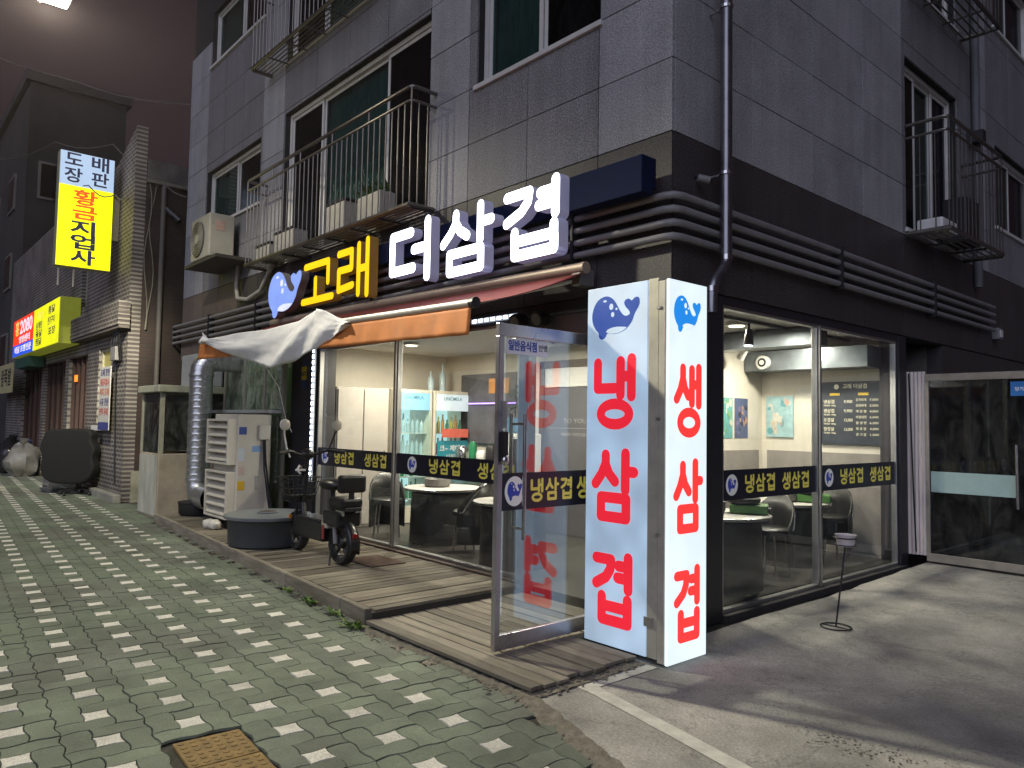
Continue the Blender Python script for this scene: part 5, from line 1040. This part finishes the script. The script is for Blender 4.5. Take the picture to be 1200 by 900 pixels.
for i, (s, c) in enumerate((('도배 장판', (.08,.08,.2)), ('황금지업사', (.45,.08,.06)), ('벽지 도매', (.5,.15,.08)), ('시공 전문', (.08,.08,.2)), ('견적 무료', (.45,.08,.06)))):
    text(s, .15, mat('banner_ink%d' % i, c, .6), nb, F(-12.58, -.987, 2.4-.19*i), width=.68, bold=.03)
# blade sign
bl = thing('blade_sign', 'vertical yellow and white lit sign for a wallpaper shop on the brick building', 'sign', (-12.5, -1.4, 4.37))
YF = lightface('sign_yellow', (.92,.92,.0), 1.5, (.25,.25,.01), .06); BF = lightface('sign_paleblue', (.5,.7,1), .75, (.25,.27,.3), .06)
B().box(-12.74, -12.51, -1.93, -1.0, 4.36, 6.55).build('case', mat('sign_case', (.3,.3,.22), .5), bl, bevel=.01); B().box(-12.505, -12.49, -1.92, -1.01, 4.37, 5.9).build('yellow_face', YF, bl); B().box(-12.505, -12.49, -1.92, -1.01, 5.905, 6.54).build('pale_face', BF, bl)
B().box(-12.72, -12.6, -1.0, -.86, 5.0, 5.85).build('bracket_box', mat('bracket_tan', (.24,.22,.17), .6), bl)
INK = mat('sign_ink', (.01,.01,.02), .7, emis=(.02,.02,.05), es=1); INR = lightface('sign_red', (1,.1,.01), .95, (.6,.05,.02), .03)
for s, u, z in (('도', -1.70, 6.38), ('배', -1.25, 6.38), ('장', -1.70, 6.08), ('판', -1.25, 6.08)): text(s, .3, INK, bl, S(-12.489, u, z), width=.3, bold=.02)
for s, z, m_ in (('황', 5.68, INR), ('금', 5.4, INR), ('지', 5.1, INK), ('업', 4.83, INK), ('사', 4.54, INK)): text(s, .3, m_, bl, S(-12.489, -1.48, z), width=.42, bold=.028)
for k in range(2): B().tube([(-12.6, -1.85+.25*k, 4.36), (-12.6, -1.85+.25*k, 4.0)], .02, 6).build('strut', GREYP, bl)
# horizontal shop sign further left
hsn = thing('shop_fascia_sign', 'red, blue and yellow lit fascia sign over the far shop', 'sign', (-18.5, -1.1, 3.15))
B().box(-21.9, -15.55, -1.28, -.87, 3.17, 4.22).build('case', mat('fascia_case', (.42,.45,.05), .5, emis=(.5,.55,.05), es=.15), hsn, bevel=.01)
B().box(-21.85, -18.65, -1.296, -1.283, 3.5, 4.2).build('red_face', lightface('fascia_red', (1,.05,.01), .9, (.5,.05,.02)), hsn); B().box(-21.85, -18.65, -1.296, -1.283, 3.19, 3.495).build('blue_face', lightface('fascia_blue', (.02,.1,.85), .85, (.05,.1,.5)), hsn); B().box(-18.645, -15.58, -1.296, -1.283, 3.19, 4.2).build('yellow_face', lightface('fascia_yellow', (.9,.9,.0), .95, (.6,.6,.05)), hsn)
FW = lightface('fascia_white', (.85,.75,.9), .9); FO = lightface('fascia_orange', (1,.55,.0), .9)
text('흥', .42, FO, hsn, F(-21.2, -1.298, 3.92), width=.62, bold=.03); text('2080', .5, FW, hsn, F(-19.8, -1.298, 3.93), width=1.9, bold=.03); text('영양센터', .2, FW, hsn, F(-20, -1.298, 3.6), width=1.7, bold=.03); text('배달 포장전문', .2, FW, hsn, F(-20.2, -1.298, 3.34), width=2.6, bold=.03)
for i, (s, x_, z_) in enumerate((('치킨', -17.8, 3.98), ('삼계탕', -17.9, 3.75), ('옻닭', -17.9, 3.55), ('찜닭', -17.9, 3.35), ('통닭', -16.4, 4.0), ('전기구이', -16.4, 3.75), ('포장', -16.3, 3.5))): text(s, .2, FO if i == 0 else INK, hsn, F(x_, -1.298, z_), bold=.02, width=.8)
hb_ = tag(B().box(-26, -21.7, -1.3, -1.27, 2.2, 3.05).build('hanging_banner', mat('banner_cream', (.5,.45,.24), .7, var=.12), loc=(-23, -1.28, 2.2)), 'cream banner hanging at the far left shop front', 'banner')
text('식당 왕족발', .55, mat('banner_black', (.03,.03,.03), .7), hb_, F(-23.6, -1.303, 2.62), width=3.4, bold=.02)
tag(B().box(-21.6, -19.5, -1.25, -.9, 2.85, 3.12).build('green_awning', mat('awning_green', (.03,.1,.07), .7), loc=(-20.5, -1, 2.9)), 'short dark green awning under the far fascia sign', 'awning')
# things on the pavement in front of it
cv = thing('covered_sign', 'black covered rounded sign board on a wheeled stand', 'sign', (-13.6, -1.35, 0))
pts = smooth([(-.52, .22), (-.60, .45), (-.54, .62), (-.63, .82), (-.52, 1.12), (-.42, 1.2), (.42, 1.22), (.54, 1.12), (.5, .98), (.62, .82), (.54, .62), (.62, .45), (.5, .22), (.3, .12), (-.3, .12)], 2)
B().prism(pts, 0, .22, frame((-13.55, -1.25, .1), (.77, .64, 0), (0, 0, 1))).build('cover', mat('cover_black', (.003,.003,.003), .8, var=.3, bump=.4, bscale=9), cv, bevel=.04)
for k in range(5): a = 2*PI*k/5+.3; B().tube([(-13.5, -1.15, .14), (-13.5+.36*math.cos(a), -1.15+.36*math.sin(a), .07)], .022, 6).build('stand_leg', DKM, cv); B().ell((-13.5+.37*math.cos(a), -1.15+.37*math.sin(a), .035), (.035, .035, .035), 8, 6).build('caster', BLK, cv)
B().tube([(-13.5, -1.15, .1), (-13.5, -1.15, .3)], .03, 8).build('post', DKM, cv)
ch_ = thing('plastic_crate', 'beige plastic crate rack behind the black covered sign', 'crate', (-14.6, -1.35, 0)); CRM = mat('crate_beige', (.4,.37,.3), .6, var=.15)
for z in (.12, .36, .6, .84, 1.06): B().box(-14.95, -14.25, -1.55, -1.1, z, z+.06).build('slat', CRM, ch_)
for x_ in (-14.9, -14.3):
    for y_ in (-1.52, -1.13): B().box(x_-.035, x_+.035, y_-.035, y_+.035, .05, 1.1).build('post', CRM, ch_)
for i, (x_, y_, r, mm, lb) in enumerate(((-19.2, -1.3, .42, mat('bag_clear', (.2,.19,.18), .35, var=.2, bump=.5, bscale=9), 'pale translucent rubbish bag on the far pavement'), (-20.6, -1.35, .45, mat('bag_black', (.02,.02,.025), .25, bump=.6, bscale=8), 'shiny black rubbish bag left of the pale one'), (-20.0, -1.1, .4, mat('bag_blue', (.06,.07,.16), .3, bump=.6, bscale=8), 'dark blue rubbish bag behind the pale one'), (-21.4, -1.5, .28, mat('box_card', (.24,.13,.07), .8), 'brown cardboard heap left of the rubbish bags'))):
    t = thing('rubbish_bag' if i < 3 else 'cardboard_heap', lb, 'bag' if i < 3 else 'cardboard', (x_, y_, 0), 'rubbish on the far pavement'); B().ell((x_, y_, r*.95), (r, r*.9, r*1.05), 16, 12, rough=.35).build('sack', mm, t, smooth=True); B().tube([(x_, y_, r*1.85), (x_+.05, y_, r*2.25)], .05, 8, r1=.11).build('knot', mm, t)

# ================================================================== far buildings
def far_building(x0, x1, y0, y1, h, col, label, nm, rows, cols, frontx=False):
    t = thing('far_building', label, 'building', ((x0+x1)/2, (y0+y1)/2, 0)); m_ = mat(nm, col, .9, var=.3, scale=.5)
    B().box(x0, x1, y0, y1, 0, h).build('wall', m_, t); B().box(x0-.15, x1+.15, y0-.15, y1+.15, h, h+.35).build('parapet', m_, t)
    for r in range(rows):
        for c in range(cols):
            z = 3.2+r*2.9
            if z+1.4 > h: continue
            yy = y0+.8+(y1-y0-1.6)*(c+.5)/cols; xx = x0+.8+(x1-x0-1.6)*(c+.5)/cols
            o = B().box(x1+.001, x1+.06, yy-.7, yy+.7, z, z+1.3).build('window', mat('far_frame', (.2,.19,.17), .6), t); B().box(x1+.061, x1+.07, yy-.62, yy+.62, z+.08, z+1.22).build('pane', MC['far_glass'], o)
            o = B().box(xx-.7, xx+.7, y0-.06, y0-.001, z, z+1.3).build('window', MC['far_frame'], t); B().box(xx-.62, xx+.62, y0-.07, y0-.061, z+.08, z+1.22).build('pane', MC['far_glass'], o)
    return t
fbd = far_building(-40, -26.3, -.6, 2.4, 13.0, (.05,.045,.042), 'dim grey block rising behind the lit shop signs', 'far_wall_a', 3, 3)
far_building(-75, -46, -2.5, 9, 17, (.04,.037,.035), 'dark distant block at the left edge down the street', 'far_wall_b', 4, 5)
far_building(-25, -13, 9, 20, 9, (.08,.075,.07), 'dark house roofline behind the brick building', 'far_wall_c', 2, 3)
bx('fire_escape', DKM, fbd, -26.25, -25.6, -.5, .6, 7.2, 8.4) if False else None

# ------------------------------------------------------------------ overhead cables
for i, (P, lb) in enumerate((([(-24, -1.6, 9.4), (-17, -1.3, 8.1), (-13.2, -.9, 7.1), (-11.7, -.5, 6.3), (-11.2, -.05, 5.75)], 'overhead cable sagging from the lamp to the apartment corner'), ([(-12.7, -1.9, 6.2), (-12.45, -1.45, 5.95), (-12.4, -1.0, 5.85), (-11.8, -.8, 5.8)], 'thin cable crossing the face of the wallpaper sign'), ([(-22, -3, 12), (-14, -1.5, 8.5), (-11.3, -.02, 7.6)], 'upper overhead cable to the apartment corner'))):
    Q = []
    for a, c in zip(P[:-1], P[1:]): Q += [Vector(a).lerp(Vector(c), k/5)-Vector((0, 0, .12*math.sin(PI*k/5))) for k in range(5)]
    Q.append(Vector(P[-1])); tag(B().tube(Q, .012, 5).build('overhead_cable', mat('cable_grey', (.12,.11,.1), .6), loc=P[0]), lb, 'cable')
tag(B().tube([(-11.6, -.35, 5.6), (-11.35, -.1, 5.3)], .06, 8).build('cable_joint', BLK, loc=(-11.5, -.2, 5.4)), 'black cable joint beside the apartment corner', 'cable joint')

# ================================================================== street lamp that lights the pavement
LX, LY_, LZ = -6.07, -3.16, 6.16
sla = thing('street_lamp', 'lit street lamp head reaching over the pavement at top left', 'street lamp', (-6.07, -6.9, 0))
B().tube([(-6.07, -6.9, 0), (-6.07, -6.9, 4), (-6.07, -6.9, 6.75)], .1, 12, r1=.06).build('pole', GREYP, sla, smooth=True); B().tube([(-6.07, -6.9, 6.65), (-6.07, -5.6, 6.75), (-6.07, -3.5, 6.3)], .045, 10).build('arm', GREYP, sla, smooth=True); B().tube([(-6.07, -6.9, 0), (-6.07, -6.9, .3)], .18, 12).build('base', GREYP, sla)
B().box(LX-.12, LX+.12, LY_-.36, LY_+.2, LZ+.05, LZ+.13).build('head', GREYP, sla, bevel=.03)
B().box(LX-.1, LX+.1, LY_-.22, LY_+.17, LZ+.005, LZ+.048).build('lens', mat('lamp_lens', (.9,.9,.8), .4, emis=(1,.93,.72), es=30), sla, bevel=.01)
l = bpy.data.lights.new('street_lamp_light', 'POINT'); l.energy = 710; l.color = (1, .95, .73); l.shadow_soft_size = .11
l.use_nodes = True; t = l.node_tree; N = t.nodes; L = t.links; em = N['Emission']     # road luminaire: throws more light outwards than straight down, none upwards
tc = N.new('ShaderNodeTexCoord'); sx = N.new('ShaderNodeSeparateXYZ'); L.new(tc.outputs['Normal'], sx.inputs[0])
ng = N.new('ShaderNodeMath'); ng.operation = 'MULTIPLY'; ng.inputs[1].default_value = -1; L.new(sx.outputs[2], ng.inputs[0])
mxx = N.new('ShaderNodeMath'); mxx.operation = 'MAXIMUM'; mxx.inputs[1].default_value = .42; L.new(ng.outputs[0], mxx.inputs[0])
pw = N.new('ShaderNodeMath'); pw.operation = 'POWER'; pw.inputs[1].default_value = -3.3; L.new(mxx.outputs[0], pw.inputs[0])
ct_ = N.new('ShaderNodeMapRange'); ct_.interpolation_type = 'SMOOTHSTEP'; ct_.inputs[1].default_value = .24; ct_.inputs[2].default_value = .55; ct_.inputs[3].default_value = .06; ct_.inputs[4].default_value = 1; L.new(ng.outputs[0], ct_.inputs[0])
mu = N.new('ShaderNodeMath'); mu.operation = 'MULTIPLY'; L.new(pw.outputs[0], mu.inputs[0]); L.new(ct_.outputs[0], mu.inputs[1])
hs_ = N.new('ShaderNodeMapRange'); hs_.interpolation_type = 'SMOOTHSTEP'; hs_.inputs[1].default_value = .26; hs_.inputs[2].default_value = .5; hs_.inputs[3].default_value = 1; hs_.inputs[4].default_value = .06; L.new(sx.outputs[1], hs_.inputs[0])   # output cut towards the houses, added to keep the facade darker
mu2 = N.new('ShaderNodeMath'); mu2.operation = 'MULTIPLY'; L.new(mu.outputs[0], mu2.inputs[0]); L.new(hs_.outputs[0], mu2.inputs[1]); L.new(mu2.outputs[0], em.inputs['Strength'])
o = bpy.data.objects.new('street_lamp_light', l); COL.objects.link(o); o.parent = sla; o.location = Vector((LX, LY_-.02, LZ-.06))-sla.location
# ================================================================== thin scene-wide volume added for a glow round the lamps
hz = tag(B().box(-95, 65, -65, 95, -1.3, 19).build('glow_haze', None), kind='stuff')
hm = bpy.data.materials.new('glow_haze_volume'); hm.use_nodes = True; t = hm.node_tree; t.nodes.clear(); o_ = t.nodes.new('ShaderNodeOutputMaterial'); v_ = t.nodes.new('ShaderNodeVolumePrincipled'); v_.inputs['Color'].default_value = (.95,.8,.84,1); v_.inputs['Density'].default_value = .00018; v_.inputs['Anisotropy'].default_value = .7; t.links.new(v_.outputs[0], o_.inputs['Volume'])
hz.data.materials.clear(); hz.data.materials.append(hm)
